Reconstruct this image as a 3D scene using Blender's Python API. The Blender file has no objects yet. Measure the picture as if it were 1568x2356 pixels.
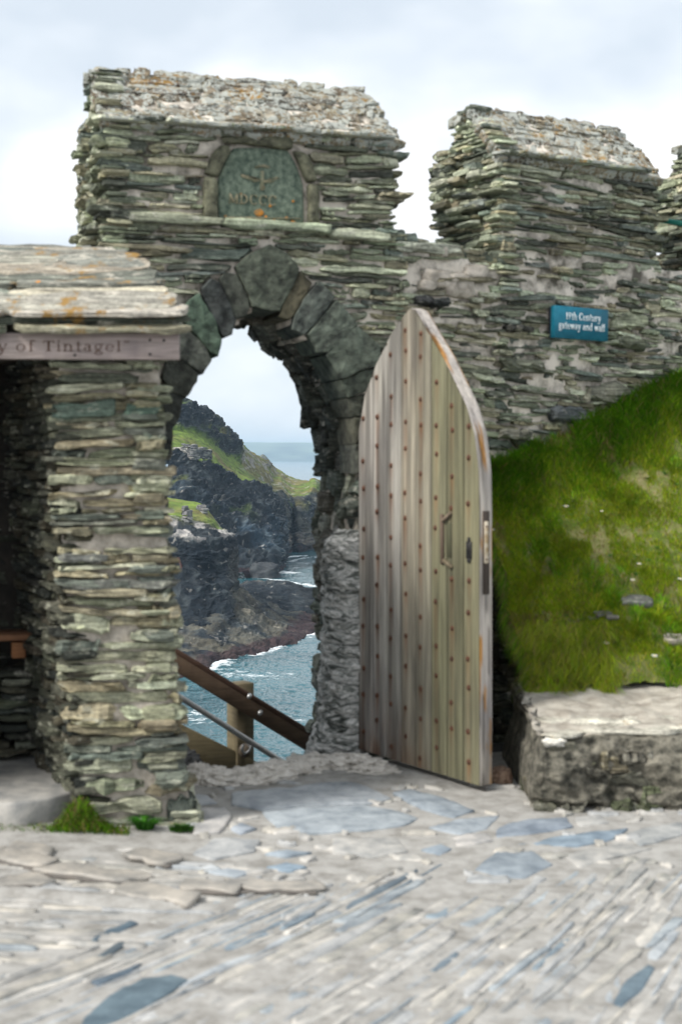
import bpy, math, random
import numpy as np
from math import radians as R, sin, cos, pi
random.seed(7); rng = np.random.default_rng(7)
sc = bpy.context.scene
COL = bpy.context.collection
# ---------------------------------------------------------------- camera, sky, sun, exposure
F = 3267.0; CX = 784.0; HY = 1050.0; EYE = 1.6          # focal length and horizon in picture units
cam = bpy.data.cameras.new('camera'); co = bpy.data.objects.new('camera', cam); COL.objects.link(co)
cam.sensor_fit = 'HORIZONTAL'; cam.sensor_width = 24.0; cam.lens = 24.0*F/1568.0
cam.shift_y = -(1178.0-HY)/1568.0
co.location = (0, 0, EYE); co.rotation_euler = (R(90), 0, 0)
cam.clip_start = 0.1; cam.clip_end = 60000
cam.dof.use_dof = True; cam.dof.focus_distance = 260; cam.dof.aperture_fstop = 3.6
sc.camera = co
SUN_EL, SUN_AZ = 44.0, -124.0                             # azimuth: degrees clockwise from +Y (view direction)
w = bpy.data.worlds.new('World'); sc.world = w; w.use_nodes = True
nt = w.node_tree; nt.nodes.clear()
def NN(nt, t, **k):
    n = nt.nodes.new(t)
    for a, b in k.items():
        if a.startswith('i_'): n.inputs[a[2:].replace('_', ' ')].default_value = b
        else: setattr(n, a, b)
    return n
def ramp(nt, fac, stops):
    r = nt.nodes.new('ShaderNodeValToRGB'); e = r.color_ramp.elements
    while len(e) < len(stops): e.new(0.5)
    for q, (p, c) in zip(e, stops):
        q.position = p; q.color = (*c, 1) if len(c) == 3 else c
    nt.links.new(fac, r.inputs['Fac']); return r.outputs['Color']
sky = NN(nt, 'ShaderNodeTexSky', sky_type='NISHITA', sun_disc=False)
sky.sun_elevation = R(SUN_EL); sky.sun_rotation = R(SUN_AZ); sky.altitude = 30; sky.dust_density = 2.0
bg1 = NN(nt, 'ShaderNodeBackground'); bg1.inputs['Strength'].default_value = 0.10
nt.links.new(sky.outputs['Color'], bg1.inputs['Color'])
tc = NN(nt, 'ShaderNodeTexCoord'); mp = NN(nt, 'ShaderNodeMapping'); mp.inputs['Scale'].default_value = (1.0, 1.0, 1.9)
mp.inputs['Location'].default_value = (2.1, 0.35, 0.2)
nt.links.new(tc.outputs['Generated'], mp.inputs['Vector'])
nz = NN(nt, 'ShaderNodeTexNoise'); nz.inputs['Scale'].default_value = 4.6; nz.inputs['Detail'].default_value = 4; nz.inputs['Roughness'].default_value = 0.45
nt.links.new(mp.outputs['Vector'], nz.inputs['Vector'])
cf = ramp(nt, nz.outputs['Fac'], [(0.40, (0.85, 0.85, 0.85)), (0.60, (1, 1, 1))])
cc = ramp(nt, nz.outputs['Fac'], [(0.38, (0.64, 0.70, 0.76)), (0.48, (0.75, 0.80, 0.85)), (0.60, (0.97, 0.98, 0.985))])
bg2 = NN(nt, 'ShaderNodeBackground'); bg2.inputs['Strength'].default_value = 0.92
# clouds dimmed overhead, out of view, to cut the fill from above
sx = NN(nt, 'ShaderNodeSeparateXYZ'); nt.links.new(tc.outputs['Generated'], sx.inputs[0])
mrg = NN(nt, 'ShaderNodeMapRange', interpolation_type='SMOOTHSTEP'); nt.links.new(sx.outputs['Z'], mrg.inputs['Value'])
for k_, v_ in (('From Min', .36), ('From Max', .85), ('To Min', .71), ('To Max', .55)): mrg.inputs[k_].default_value = v_
nt.links.new(mrg.outputs[0], bg2.inputs['Strength'])
nt.links.new(cc, bg2.inputs['Color'])
mx = NN(nt, 'ShaderNodeMixShader'); nt.links.new(cf, mx.inputs[0]); nt.links.new(bg1.outputs[0], mx.inputs[1]); nt.links.new(bg2.outputs[0], mx.inputs[2])
ow = NN(nt, 'ShaderNodeOutputWorld'); nt.links.new(mx.outputs[0], ow.inputs[0])
sl = bpy.data.lights.new('sun', 'SUN'); sl.energy = 2.7; sl.angle = R(16); sl.color = (1, 0.96, 0.9)
so = bpy.data.objects.new('sun', sl); COL.objects.link(so)
so.rotation_euler = (R(90-SUN_EL), 0, -R(SUN_AZ)+pi)    # light comes from the azimuth given above
so.location = (-5, 5, 12)
sc.view_settings.view_transform = 'Standard'; sc.view_settings.look = 'None'
sc.view_settings.exposure = 0.85; sc.view_settings.gamma = 1
sc.render.engine = 'CYCLES'
sc.cycles.volume_bounces = 1; sc.cycles.max_bounces = 6

# ---------------------------------------------------------------- helpers
def at(px, py, Y): return np.array([(px-CX)/F*Y, Y, EYE-(py-HY)/F*Y])
def ground(px, py, z=0.0):
    Y = (EYE-z)*F/(py-HY); return np.array([(px-CX)/F*Y, Y, z])
class Fr:                                               # a vertical face: origin, direction along it, outward normal
    def __init__(s, x, y, deg):
        s.O = np.array([x, y, 0.]); s.a = np.array([cos(R(deg)), sin(R(deg)), 0.]); s.n = np.array([s.a[1], -s.a[0], 0.])
    def px(s, px, py):
        rx = (px-CX)/F; t = (rx*s.O[1]-s.O[0])/(s.a[0]-rx*s.a[1]); Y = s.O[1]+s.a[1]*t
        return t, EYE-(py-HY)/F*Y
    def P(s, t, z, out=0.): return s.O+s.a*t+s.n*out+np.array([0, 0, z])
def hsh(i, j, k, seed):
    with np.errstate(over='ignore'):
        h = (i.astype(np.int64)*374761393+j.astype(np.int64)*668265263+k.astype(np.int64)*2147483647+seed*1274126177)
        h = (h ^ (h >> 13))*1274126177; h = h ^ (h >> 16)
    return (h & 0xffffff)/float(0xffffff)
def vn(p, seed=0):
    f = np.floor(p); d = p-f; d = d*d*(3-2*d); i = f.astype(np.int64); r = 0
    for a in (0, 1):
        for b in (0, 1):
            for c in (0, 1):
                wt = (d[..., 0] if a else 1-d[..., 0])*(d[..., 1] if b else 1-d[..., 1])*(d[..., 2] if c else 1-d[..., 2])
                r = r+wt*hsh(i[..., 0]+a, i[..., 1]+b, i[..., 2]+c, seed)
    return r*2-1
def fbm(p, o=4, seed=0, g=0.5):
    r = 0; am = 1.; s = 0
    for k in range(o):
        r = r+am*vn(p*(2.03**k)+k*17.3, seed+k); s += am; am *= g
    return r/s
def ridged(p, o=4, seed=0):
    r = 0; am = 1.; s = 0
    for k in range(o):
        r = r+am*(1-2*np.abs(vn(p*(2.1**k)+k*9.1, seed+k))); s += am; am *= 0.5
    return r/s
def sstep(a, b, x): t = np.clip((x-a)/(b-a), 0, 1); return t*t*(3-2*t)
class MB:
    def __init__(s): s.V = []; s.T = []; s.Q = []; s.C = []; s.MT = []; s.MQ = []; s.n = 0
    def add(s, V, quads=None, tris=None, col=(1, 1, 1), mi=0):
        V = np.asarray(V, float).reshape(-1, 3); s.V.append(V)
        col = np.asarray(col, float); s.C.append(np.broadcast_to(col, (len(V), 3)) if col.ndim == 1 else col)
        if quads is not None and len(quads): q = np.asarray(quads).reshape(-1, 4)+s.n; s.Q.append(q); s.MQ.append(np.full(len(q), mi))
        if tris is not None and len(tris): q = np.asarray(tris).reshape(-1, 3)+s.n; s.T.append(q); s.MT.append(np.full(len(q), mi))
        s.n += len(V)
    def build(s, name, mats, parent=None, smooth=True):
        V = np.concatenate(s.V); C = np.concatenate(s.C)
        off = np.array(parent.location) if parent is not None else np.zeros(3)
        if parent is not None and parent.parent is not None: off = off+np.array(parent.parent.location)
        if parent is None: off = np.array([V[:, 0].mean(), V[:, 1].mean(), V[:, 2].min()])
        Q = np.concatenate(s.Q) if s.Q else np.zeros((0, 4), int); T = np.concatenate(s.T) if s.T else np.zeros((0, 3), int)
        me = bpy.data.meshes.new(name); me.vertices.add(len(V)); me.vertices.foreach_set('co', (V-off).astype(np.float32).ravel())
        nl = len(Q)*4+len(T)*3; me.loops.add(nl); me.loops.foreach_set('vertex_index', np.concatenate([Q.ravel(), T.ravel()]).astype(np.int32))
        me.polygons.add(len(Q)+len(T))
        st = np.concatenate([np.arange(len(Q))*4, len(Q)*4+np.arange(len(T))*3]); me.polygons.foreach_set('loop_start', st.astype(np.int32))
        mi = np.concatenate((s.MQ or [np.zeros(0)])+(s.MT or [np.zeros(0)])).astype(np.int32)
        me.polygons.foreach_set('material_index', mi)
        me.polygons.foreach_set('use_smooth', np.full(len(Q)+len(T), smooth))
        ca = me.color_attributes.new('Col', 'FLOAT_COLOR', 'POINT')
        ca.data.foreach_set('color', np.concatenate([C, np.ones((len(C), 1))], 1).astype(np.float32).ravel())
        me.update(calc_edges=True); me.validate()
        for m in (mats if isinstance(mats, (list, tuple)) else [mats]): me.materials.append(m)
        o = bpy.data.objects.new(name, me); COL.objects.link(o)
        if parent is not None: o.parent = parent
        if parent is None: o.location = off
        return o
def thing(name, label, cat, loc=(0, 0, 0), group=None):
    o = bpy.data.objects.new(name, None); COL.objects.link(o); o.location = loc; o.empty_display_size = .1
    tag(o, label, cat, group); return o
def tag(o, label=None, cat=None, group=None, kind=None):
    if label: o['label'] = label
    if cat: o['category'] = cat
    if group: o['group'] = group
    if kind: o['kind'] = kind
    return o
def grid_quads(nu, nv, wrap=False):
    i = np.arange(nu if wrap else nu-1)[:, None]; j = np.arange(nv-1)[None, :]; k = (i+1) % nu
    return np.stack([i*nv+j, k*nv+j, k*nv+j+1, i*nv+j+1], -1).reshape(-1, 4)
# batch of rough slabs: centre, axes (length, height, outward), half sizes
XS = np.array([-1, -.93, -.72, -.36, 0, .36, .72, .93, 1]); SH = np.array([.55, .84, .96, 1, 1, 1, .96, .84, .55])
def slabs(mb, C, A, B, N, L, H, D, col, mi=0, rough=1.0, k=12, ex=.3, jit=1.0, freq=14.0):
    C, A, B, N = [np.asarray(x, float).reshape(-1, 3) for x in (C, A, B, N)]; S = len(C)
    if S == 0: return
    L, H, D = [np.broadcast_to(np.asarray(x, float), (S,)) for x in (L, H, D)]
    A = np.broadcast_to(A, (S, 3)); B = np.broadcast_to(B, (S, 3)); N = np.broadcast_to(N, (S, 3))
    th = np.arange(k)/k*2*pi+.13
    cy = np.sign(np.cos(th))*np.abs(np.cos(th))**ex; cz = np.sign(np.sin(th))*np.abs(np.sin(th))**ex
    m = len(XS); pw = rng.uniform(.2, 2.0, (S, 2))
    sh = np.where(XS[None] < 0, SH[None]**pw[:, :1], SH[None]**pw[:, 1:])
    sh = sh*(1+jit*.16*rng.normal(size=(S, m)))
    ds = np.clip(.35+.65*sh, .3, 1)
    bend = jit*rng.normal(size=(S, 1))*.25*XS[None]**2+jit*rng.normal(size=(S, 1))*.18*XS[None]
    X = XS[None, :, None]+jit*rng.normal(size=(S, 1, 1))*.03+jit*rng.normal(size=(S, 1, 1))*.12*cy[None, None]*(H/np.maximum(L, 1e-4))[:, None, None]*2
    Yv = cy[None, None]*sh[:, :, None]+bend[:, :, None]
    Z = cz[None, None]*ds[:, :, None]*np.ones_like(Yv)+jit*.10*rng.normal(size=(S, m, k))
    X = X*np.ones_like(Yv)
    P = C[:, None, None]+A[:, None, None]*(X*L[:, None, None])[..., None]+B[:, None, None]*(Yv*H[:, None, None])[..., None]+N[:, None, None]*(Z*D[:, None, None])[..., None]
    am = rough*np.minimum(H, D)[:, None, None, None]*.35
    q = P*freq
    P = P+am*np.stack([vn(q, 1), vn(q, 2), vn(q, 3)], -1)+am*.5*np.stack([vn(q*3, 4), vn(q*3, 5), vn(q*3, 6)], -1)
    e0 = P[:, 0].mean(1, keepdims=True); e1 = P[:, -1].mean(1, keepdims=True)
    V = np.concatenate([P.reshape(S, m*k, 3), e0, e1], 1); nv = m*k+2
    qd = []
    for i in range(m-1):
        for j in range(k):
            qd.append((i*k+j, i*k+(j+1) % k, (i+1)*k+(j+1) % k, (i+1)*k+j))
    tr = []
    for j in range(k):
        tr.append((m*k, (j+1) % k, j)); tr.append((m*k+1, (m-1)*k+j, (m-1)*k+(j+1) % k))
    qd = np.array(qd); tr = np.array(tr); o = (np.arange(S)*nv)[:, None, None]
    col = np.asarray(col, float).reshape(-1, 3); col = np.broadcast_to(col, (S, 3))
    mb.add(V, (qd[None]+o).reshape(-1, 4), (tr[None]+o).reshape(-1, 3), np.repeat(col, nv, 0), mi)
PAL = np.array([1.30, 1.36, 1.31])*np.array([[.155, .165, .125], [.20, .21, .16], [.10, .105, .082], [.26, .265, .21], [.35, .355, .29], [.18, .16, .115], [.12, .135, .125], [.23, .21, .16], [.065, .07, .06]])
def pick(n, pal=PAL, p=None):
    c = pal[rng.choice(len(pal), n, p=p)]; return np.clip(c*rng.uniform(.78, 1.25, (n, 1))*(1+.018*rng.normal(size=(n, 3))), .01, .9)
def fill(mb, P, a, b, n, z0, z1, iv, hr=(.02, .055), lr=(.07, .34), pr=(-.012, .03), dep=.05, pal=PAL, palp=None, miss=.12, wave=.015, edge=.03, mi=0, rough=1., tall=.08, seed=0, tilt=1.):
    """courses of rough slabs over a face; P(s, z) gives the face point, iv(z) the free intervals of s"""
    Cs = []; Ls = []; Hs = []; Os = []
    z = z0
    while z < z1:
        h = random.uniform(*hr)*(1.5 if random.random() < .12 else 1)
        for (s0, s1) in iv(z+h/2):
            s = s0+random.uniform(-edge, edge*.5)
            while s < s1-.02:
                L = random.uniform(lr[0], lr[1])*random.choice((.6, 1, 1, 1.4))
                if s+L > s1-.05: L = s1-s+random.uniform(-edge*.6, edge)
                if L > .03 and random.random() > miss:
                    hh = h*.5*random.uniform(.74, 1.02)*(1.7 if random.random() < tall else 1)
                    wv = wave*float(vn(np.array([[s*1.7, z*1.1, seed*3.3]]), 5)[0])+wave*.6*float(vn(np.array([[s*5., z*3, seed*3.3]]), 8)[0])
                    Cs.append((s+L/2, z+h/2+wv)); Ls.append(L/2*.985); Hs.append(hh); Os.append(random.triangular(pr[0], pr[1], pr[0]+.3*(pr[1]-pr[0])))
                s += L+random.uniform(.002, .02)
        z += h*random.uniform(.92, 1.1)
    if not Cs: return
    D = np.full(len(Cs), dep)*rng.uniform(.8, 1.1, len(Cs)); Os = np.array(Os)
    th = (rng.normal(size=len(Cs))*.028*tilt+.05*tilt*vn(np.array([[s*1.3, z*1.9, seed*2.1] for s, z in Cs]), 9))[:, None]; a, b = a*np.cos(th)+b*np.sin(th), b*np.cos(th)-a*np.sin(th)
    C = np.array([P(s, z) for s, z in Cs])+n[None]*(Os-D)[:, None]
    slabs(mb, C, a, b, n, Ls, Hs, D, pick(len(Cs), pal, palp), mi, rough)
def sheet_solid(mb, P, inside, s0, s1, z0, z1, T, cell, mi=0, jit=.012, col=(1, 1, 1), nback=None, warp=9.):
    """closed solid from the cells of a face that lie inside an outline, T thick"""
    ns = int((s1-s0)/cell)+1; nz = int((z1-z0)/cell)+1
    ss = s0+np.arange(ns)*cell; zs = z0+np.arange(nz)*cell
    M = np.zeros((ns+1, nz+1), bool)
    for i in range(ns-1):
        for j in range(nz-1):
            M[i+1, j+1] = inside(ss[i]+cell/2, zs[j]+cell/2)
    Vf = np.array([[P(s, z) for z in zs] for s in ss])
    nb = nback*T
    w_ = np.stack([fbm(Vf*warp, 3, 21), fbm(Vf*warp, 3, 22), fbm(Vf*warp, 3, 23)], -1)*jit
    Vb = Vf+nb+w_; Vf = Vf+w_
    V = np.concatenate([Vf.reshape(-1, 3), Vb.reshape(-1, 3)]); off = ns*nz; q = []
    id_ = lambda i, j: i*nz+j
    for i in range(ns-1):
        for j in range(nz-1):
            if not M[i+1, j+1]: continue
            a, b, c, d = id_(i, j), id_(i+1, j), id_(i+1, j+1), id_(i, j+1)
            q.append((a, b, c, d)); q.append((a+off, d+off, c+off, b+off))
            if not M[i+1, j]: q.append((b, a, a+off, b+off))
            if not M[i+1, j+2]: q.append((d, c, c+off, d+off))
            if not M[i, j+1]: q.append((a, d, d+off, a+off))
            if not M[i+2, j+1]: q.append((c, b, b+off, c+off))
    q = np.array(q); used = np.unique(q); mpp = np.zeros(len(V), int); mpp[used] = np.arange(len(used))
    mb.add(V[used], mpp[q], None, col, mi)
def poly_block(mb, pts, n, dep, bulge=.012, bev=.012, step=.03, col=(1, 1, 1), mi=0, noise=.006, freq=18, smo=.18):
    """a stone from an outline (3D points on its face), front bulging along n, dep deep behind"""
    pts = np.asarray(pts, float); n = np.asarray(n, float); c = pts.mean(0); out = []
    m = len(pts)
    for i in range(m):
        p, q = pts[i], pts[(i+1) % m]; k = max(1, int(np.linalg.norm(q-p)/step))
        for j in range(k): out.append(p+(q-p)*j/k)
    o = np.array(out); o = (o+np.roll(o, 1, 0)*smo+np.roll(o, -1, 0)*smo)/(1+2*smo); K = len(o)
    sz = np.linalg.norm(o-c, axis=1).mean(); f = max(.5, 1-bev/sz)
    rings = [(1.0, -dep), (1.0, -bev), (.5+.5*f, -bev*.25), (f, 0.), (.75*f, bulge*.6), (.42*f, bulge)]
    V = []
    for s_, d in rings: V.append(c+(o-c)*s_+n*d)
    V = np.array(V).reshape(-1, 3)
    V = np.concatenate([V, (c+n*bulge)[None]])
    V = V+noise*np.stack([fbm(V*freq, 3, 31), fbm(V*freq, 3, 32), fbm(V*freq, 3, 33)], -1)
    q = []
    for r in range(len(rings)-1):
        for j in range(K): q.append((r*K+j, r*K+(j+1) % K, (r+1)*K+(j+1) % K, (r+1)*K+j))
    r = len(rings)-1; t = [(r*K+j, r*K+(j+1) % K, len(V)-1) for j in range(K)]
    mb.add(V, q, t, col, mi)
def blob(mb, c, r, seed=0, amp=.25, col=(1, 1, 1), mi=0, nu=28, nv=18, freq=1.6, sq=.75, rot=0.):
    u = np.arange(nu)/nu*2*pi; v = np.linspace(-pi/2, pi/2, nv); U, Vv = np.meshgrid(u, v, indexing='ij')
    pw = lambda x: np.sign(x)*np.abs(x)**sq
    d = np.stack([pw(np.cos(Vv))*pw(np.cos(U)), pw(np.cos(Vv))*pw(np.sin(U)), pw(np.sin(Vv))], -1)
    k = 1+amp*fbm(d*freq+seed*3.7, 4, seed)+amp*.5*ridged(d*freq*2.5+seed, 3, seed+5)
    d = d*k[..., None]*np.asarray(r); x = d[..., 0]*cos(rot)-d[..., 1]*sin(rot); y = d[..., 0]*sin(rot)+d[..., 1]*cos(rot)
    P = np.stack([x, y, d[..., 2]], -1)+np.asarray(c)
    mb.add(P.reshape(-1, 3), grid_quads(nu, nv, True), None, col, mi)
def box(mb, c, ax, ay, az, hx, hy, hz, col=(1, 1, 1), mi=0, bev=.004, nx=1, jit=0.):
    """bevelled box with its own axes, nx pieces along x"""
    c = np.asarray(c, float); ax, ay, az = [np.asarray(v, float) for v in (ax, ay, az)]
    ring = [(hy-bev, hz), (hy, hz-bev), (hy, -hz+bev), (hy-bev, -hz), (-hy+bev, -hz), (-hy, -hz+bev), (-hy, hz-bev), (-hy+bev, hz)]
    xs = [(-hx, .0), (-hx+bev, 1)]+[(-hx+bev+(2*hx-2*bev)*i/nx, 1) for i in range(1, nx)]+[(hx-bev, 1), (hx, 0.)]
    V = []
    for x, e in xs:
        for (y, z) in ring:
            if e == 0: y = math.copysign(abs(y)-bev*.7, y); z = math.copysign(abs(z)-bev*.7, z)
            V.append(c+ax*x+ay*y+az*z)
    V = np.array(V)
    if jit: V = V+jit*np.stack([fbm(V*6, 3, 41), fbm(V*6, 3, 42), fbm(V*6, 3, 43)], -1)
    q = []; m = len(xs)
    for i in range(m-1):
        for j in range(8): q.append((i*8+j, (i+1)*8+j, (i+1)*8+(j+1) % 8, i*8+(j+1) % 8))
    t = []
    for j in range(1, 7): t.append((0, j, j+1)); t.append(((m-1)*8, (m-1)*8+j+1, (m-1)*8+j))
    mb.add(V, q, t, col, mi)
def tube(mb, pts, r, k=10, col=(1, 1, 1), mi=0):
    pts = np.asarray(pts, float); n = len(pts); V = []
    for i in range(n):
        d = pts[min(i+1, n-1)]-pts[max(i-1, 0)]; d = d/np.linalg.norm(d); up = np.array([0, 0, 1.]) if abs(d[2]) < .9 else np.array([1., 0, 0])
        a = np.cross(d, up); a /= np.linalg.norm(a); b = np.cross(a, d)
        rr = r[i] if hasattr(r, '__len__') else r
        for j in range(k): V.append(pts[i]+rr*(a*cos(2*pi*j/k)+b*sin(2*pi*j/k)))
    q = [(i*k+j, i*k+(j+1) % k, (i+1)*k+(j+1) % k, (i+1)*k+j) for i in range(n-1) for j in range(k)]
    V += [pts[0], pts[-1]]; t = [(n*k, (j+1) % k, j) for j in range(k)]+[(n*k+1, (n-1)*k+j, (n-1)*k+(j+1) % k) for j in range(k)]
    mb.add(V, q, t, col, mi)
def blades(mb, base, L, lean, wd, col, seg=3):
    """curved grass blades: base (S,3), length, lean vector (S,3), width, colour"""
    base = np.asarray(base, float); S = len(base); L = np.broadcast_to(L, (S,)); wd = np.broadcast_to(wd, (S,))
    lean = np.asarray(lean, float); side = np.stack([np.cos(rng.uniform(0, pi, S)), np.sin(rng.uniform(0, pi, S))*.4, np.zeros(S)], -1)
    V = []
    for i in range(seg+1):
        f = i/seg; p = base+np.array([0, 0, 1.])*(L*f*(1-.25*f))[:, None]+lean*(L*f*f)[:, None]
        ww = wd*(1-f)**.7
        V.append(p-side*ww[:, None]); V.append(p+side*ww[:, None])
    V = np.stack(V, 1); nv = 2*(seg+1); o = (np.arange(S)*nv)[:, None, None]
    q = np.array([(2*i, 2*i+1, 2*i+3, 2*i+2) for i in range(seg)])
    cc = np.repeat(col, nv, 0); 
    mb.add(V, (q[None]+o).reshape(-1, 4), None, cc)

# ---------------------------------------------------------------- materials
def mat(name, rough=.9, spec=.3):
    m = bpy.data.materials.new(name); m.use_nodes = True; nt = m.node_tree; b = nt.nodes['Principled BSDF']
    b.inputs['Roughness'].default_value = rough; b.inputs['Specular IOR Level'].default_value = spec
    return m, nt, b
def pos(nt, scale=(1, 1, 1), rot=(0, 0, 0)):
    g = NN(nt, 'ShaderNodeNewGeometry'); mp = NN(nt, 'ShaderNodeMapping'); mp.inputs['Scale'].default_value = scale; mp.inputs['Rotation'].default_value = rot
    nt.links.new(g.outputs['Position'], mp.inputs['Vector']); return mp.outputs['Vector']
def noise(nt, vec, scale, detail=5, rough=.6, dist=0.):
    n = NN(nt, 'ShaderNodeTexNoise'); n.inputs['Scale'].default_value = scale; n.inputs['Detail'].default_value = detail
    n.inputs['Roughness'].default_value = rough; n.inputs['Distortion'].default_value = dist
    nt.links.new(vec, n.inputs['Vector']); return n.outputs['Fac']
def vcol(nt):
    a = NN(nt, 'ShaderNodeAttribute'); a.attribute_name = 'Col'; return a.outputs['Color']
def mixc(nt, fac, a, b, mode='MIX'):
    m = NN(nt, 'ShaderNodeMix', data_type='RGBA', blend_type=mode)
    for s, v in ((0, fac), (6, a), (7, b)):
        if isinstance(v, (int, float)): m.inputs[s].default_value = v
        elif isinstance(v, tuple): m.inputs[s].default_value = (*v, 1)
        else: nt.links.new(v, m.inputs[s])
    return m.outputs[2]
def bump(nt, b, h, strength=.5, dist=.01, prev=None):
    n = NN(nt, 'ShaderNodeBump'); n.inputs['Strength'].default_value = strength; n.inputs['Distance'].default_value = dist
    nt.links.new(h, n.inputs['Height'])
    if prev is not None: nt.links.new(prev, n.inputs['Normal'])
    nt.links.new(n.outputs['Normal'], b.inputs['Normal']); return n.outputs['Normal']
def mfac(nt, v, lo, hi):
    return ramp(nt, v, [(lo, (0, 0, 0)), (hi, (1, 1, 1))])
def m_slate(name, lich=.0, orange=.0, pale=(.42, .41, .35), dust=.35):
    m, nt, b = mat(name, .82, .35)
    lam = noise(nt, pos(nt, (5, 5, 75)), 1.0, 5, .65, .6)
    fine = noise(nt, pos(nt), 55, 4, .7)
    c = mixc(nt, 1., vcol(nt), ramp(nt, lam, [(.32, (.20, .20, .18)), (.44, (.72, .72, .68)), (.56, (1.05, 1.05, 1.0)), (.70, (2.0, 2.0, 1.85))]), 'MULTIPLY')
    blotch = noise(nt, pos(nt, (1, 1, 2.2)), 11, 5, .65)
    c = mixc(nt, mfac(nt, blotch, .56, .75), c, pale)if dust else c
    c2 = mixc(nt, 1., c, ramp(nt, fine, [(.3, (.6, .6, .6)), (.7, (1.4, 1.4, 1.4))]), 'MULTIPLY')
    if orange:
        o = noise(nt, pos(nt), 6.5, 6, .7)
        c2 = mixc(nt, mfac(nt, o, .60-orange*.1, .66-orange*.1), c2, (.27, .16, .045))
        o3 = noise(nt, pos(nt), 9.5, 4, .6)
        c2 = mixc(nt, mfac(nt, o3, .70, .74), c2, (.55, .22, .02))
    if lich:
        v = NN(nt, 'ShaderNodeTexVoronoi'); v.inputs['Scale'].default_value = 42; nt.links.new(pos(nt), v.inputs['Vector'])
        l = noise(nt, pos(nt), 8, 6, .75, .3); l2 = noise(nt, pos(nt), 48, 4, .75)
        mm = NN(nt, 'ShaderNodeMath', operation='ADD'); nt.links.new(l, mm.inputs[0]); nt.links.new(l2, mm.inputs[1])
        f = mfac(nt, mm.outputs[0], 1.14-lich*.12, 1.20-lich*.12)
        c2 = mixc(nt, f, c2, (.37, .385, .35))
    nt.links.new(c2, b.inputs['Base Color'])
    p = bump(nt, b, lam, .9, .012); bump(nt, b, fine, .5, .006, p)
    return m
SLATE = m_slate('slate_stone'); COPE = m_slate('lichened_slate', lich=1.185, orange=.5, dust=0)
PILL = m_slate('pale_slate', pale=(.50, .50, .40))
ROOF = m_slate('weathered_slate', lich=-.2, orange=.15, pale=(.55, .51, .43))
def m_simple(name, c0, c1, scale=8, rough=.9, bs=.6, bd=.01, use_v=False, detail=6, vec=(1, 1, 1), spec=.3, lo=.35, hi=.65):
    m, nt, b = mat(name, rough, spec); p = pos(nt, vec); n = noise(nt, p, scale, detail, .65)
    c = ramp(nt, n, [(lo, c0), (hi, c1)])
    if use_v: c = mixc(nt, 1., vcol(nt), c, 'MULTIPLY')
    nt.links.new(c, b.inputs['Base Color']); q = bump(nt, b, n, bs, bd)
    f = noise(nt, p, scale*7, 3, .6); bump(nt, b, f, bs*.6, bd*.3, q)
    return m
MORT = m_simple('lime_mortar', (.11, .10, .08), (.66, .60, .52), 7, lo=.36, hi=.56)
MORTP = m_simple('pinkish_mortar', (.24, .215, .18), (.56, .505, .435), 16)
ARCH = m_simple('dark_arch_stone', (.35, .35, .35), (1.7, 1.7, 1.6), 17, .85, 1., .02, True)
PLAQ = m_simple('green_plaque_stone', (.05, .075, .058), (.19, .235, .175), 34, .8, .8, .008)
PAVE = m_simple('sandy_mortar_ground', (.20, .19, .172), (.375, .366, .347), 9, .93, .8, .015, lo=.3, hi=.6)
FLAG = m_simple('flagstone', (.62, .64, .66), (1.25, 1.22, 1.18), 9, .6, .5, .008, True, vec=(1, 1, 1), spec=.4)
GRASS = m_simple('grass_blade', (.75, .75, .75), (1.25, 1.25, 1.1), 5, .9, .0, .001, True, spec=.05)
SOIL = m_simple('turf_soil', (.08, .12, .015), (.27, .23, .12), 9, .95, .9, .02, lo=.42, hi=.72)
TERR = m_simple('cliff_surface', (.55, .56, .6), (1.5, 1.48, 1.42), .45, .9, .9, .5, True, vec=(1, 1, 1.6))
IRON = m_simple('rusty_iron', (.045, .022, .014), (.13, .055, .03), 60, .7, .6, .003)
DARKIRON = m_simple('black_iron', (.012, .012, .013), (.03, .028, .026), 60, .5, .4, .002)
STEEL = m_simple('galvanised_steel', (.30, .31, .31), (.42, .42, .41), 30, .38, .2, .002)
STEEL.node_tree.nodes['Principled BSDF'].inputs['Metallic'].default_value = .7
def m_wood(name, stretch=(45, 45, 1.6), dark=.55, light=1.3, use_v=True, base=None, rough=.8):
    m, nt, b = mat(name, rough, .25); g = noise(nt, pos(nt, stretch), 1., 6, .6, .8)
    c = ramp(nt, g, [(.3, (dark,)*3), (.52, (1, 1, 1)), (.72, (light,)*3)])
    c = mixc(nt, 1., vcol(nt), c, 'MULTIPLY')
    bl = noise(nt, pos(nt, (3, 3, .8)), 2.2, 4, .6); c = mixc(nt, 1., c, ramp(nt, bl, [(.3, (.8, .8, .82)), (.7, (1.2, 1.2, 1.15))]), 'MULTIPLY')
    nt.links.new(c, b.inputs['Base Color']); bump(nt, b, g, .7, .004); return m
DOORW = m_wood('weathered_oak'); BOARDW = m_wood('weathered_board', (1.5, 45, 40)); RAILW = m_wood('stained_timber', (5, 5, 40), .7, 1.2)
def m_flat(name, c, rough=.6, sp=.3):
    m, nt, b = mat(name, rough, sp); b.inputs['Base Color'].default_value = (*c, 1); return m

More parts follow.
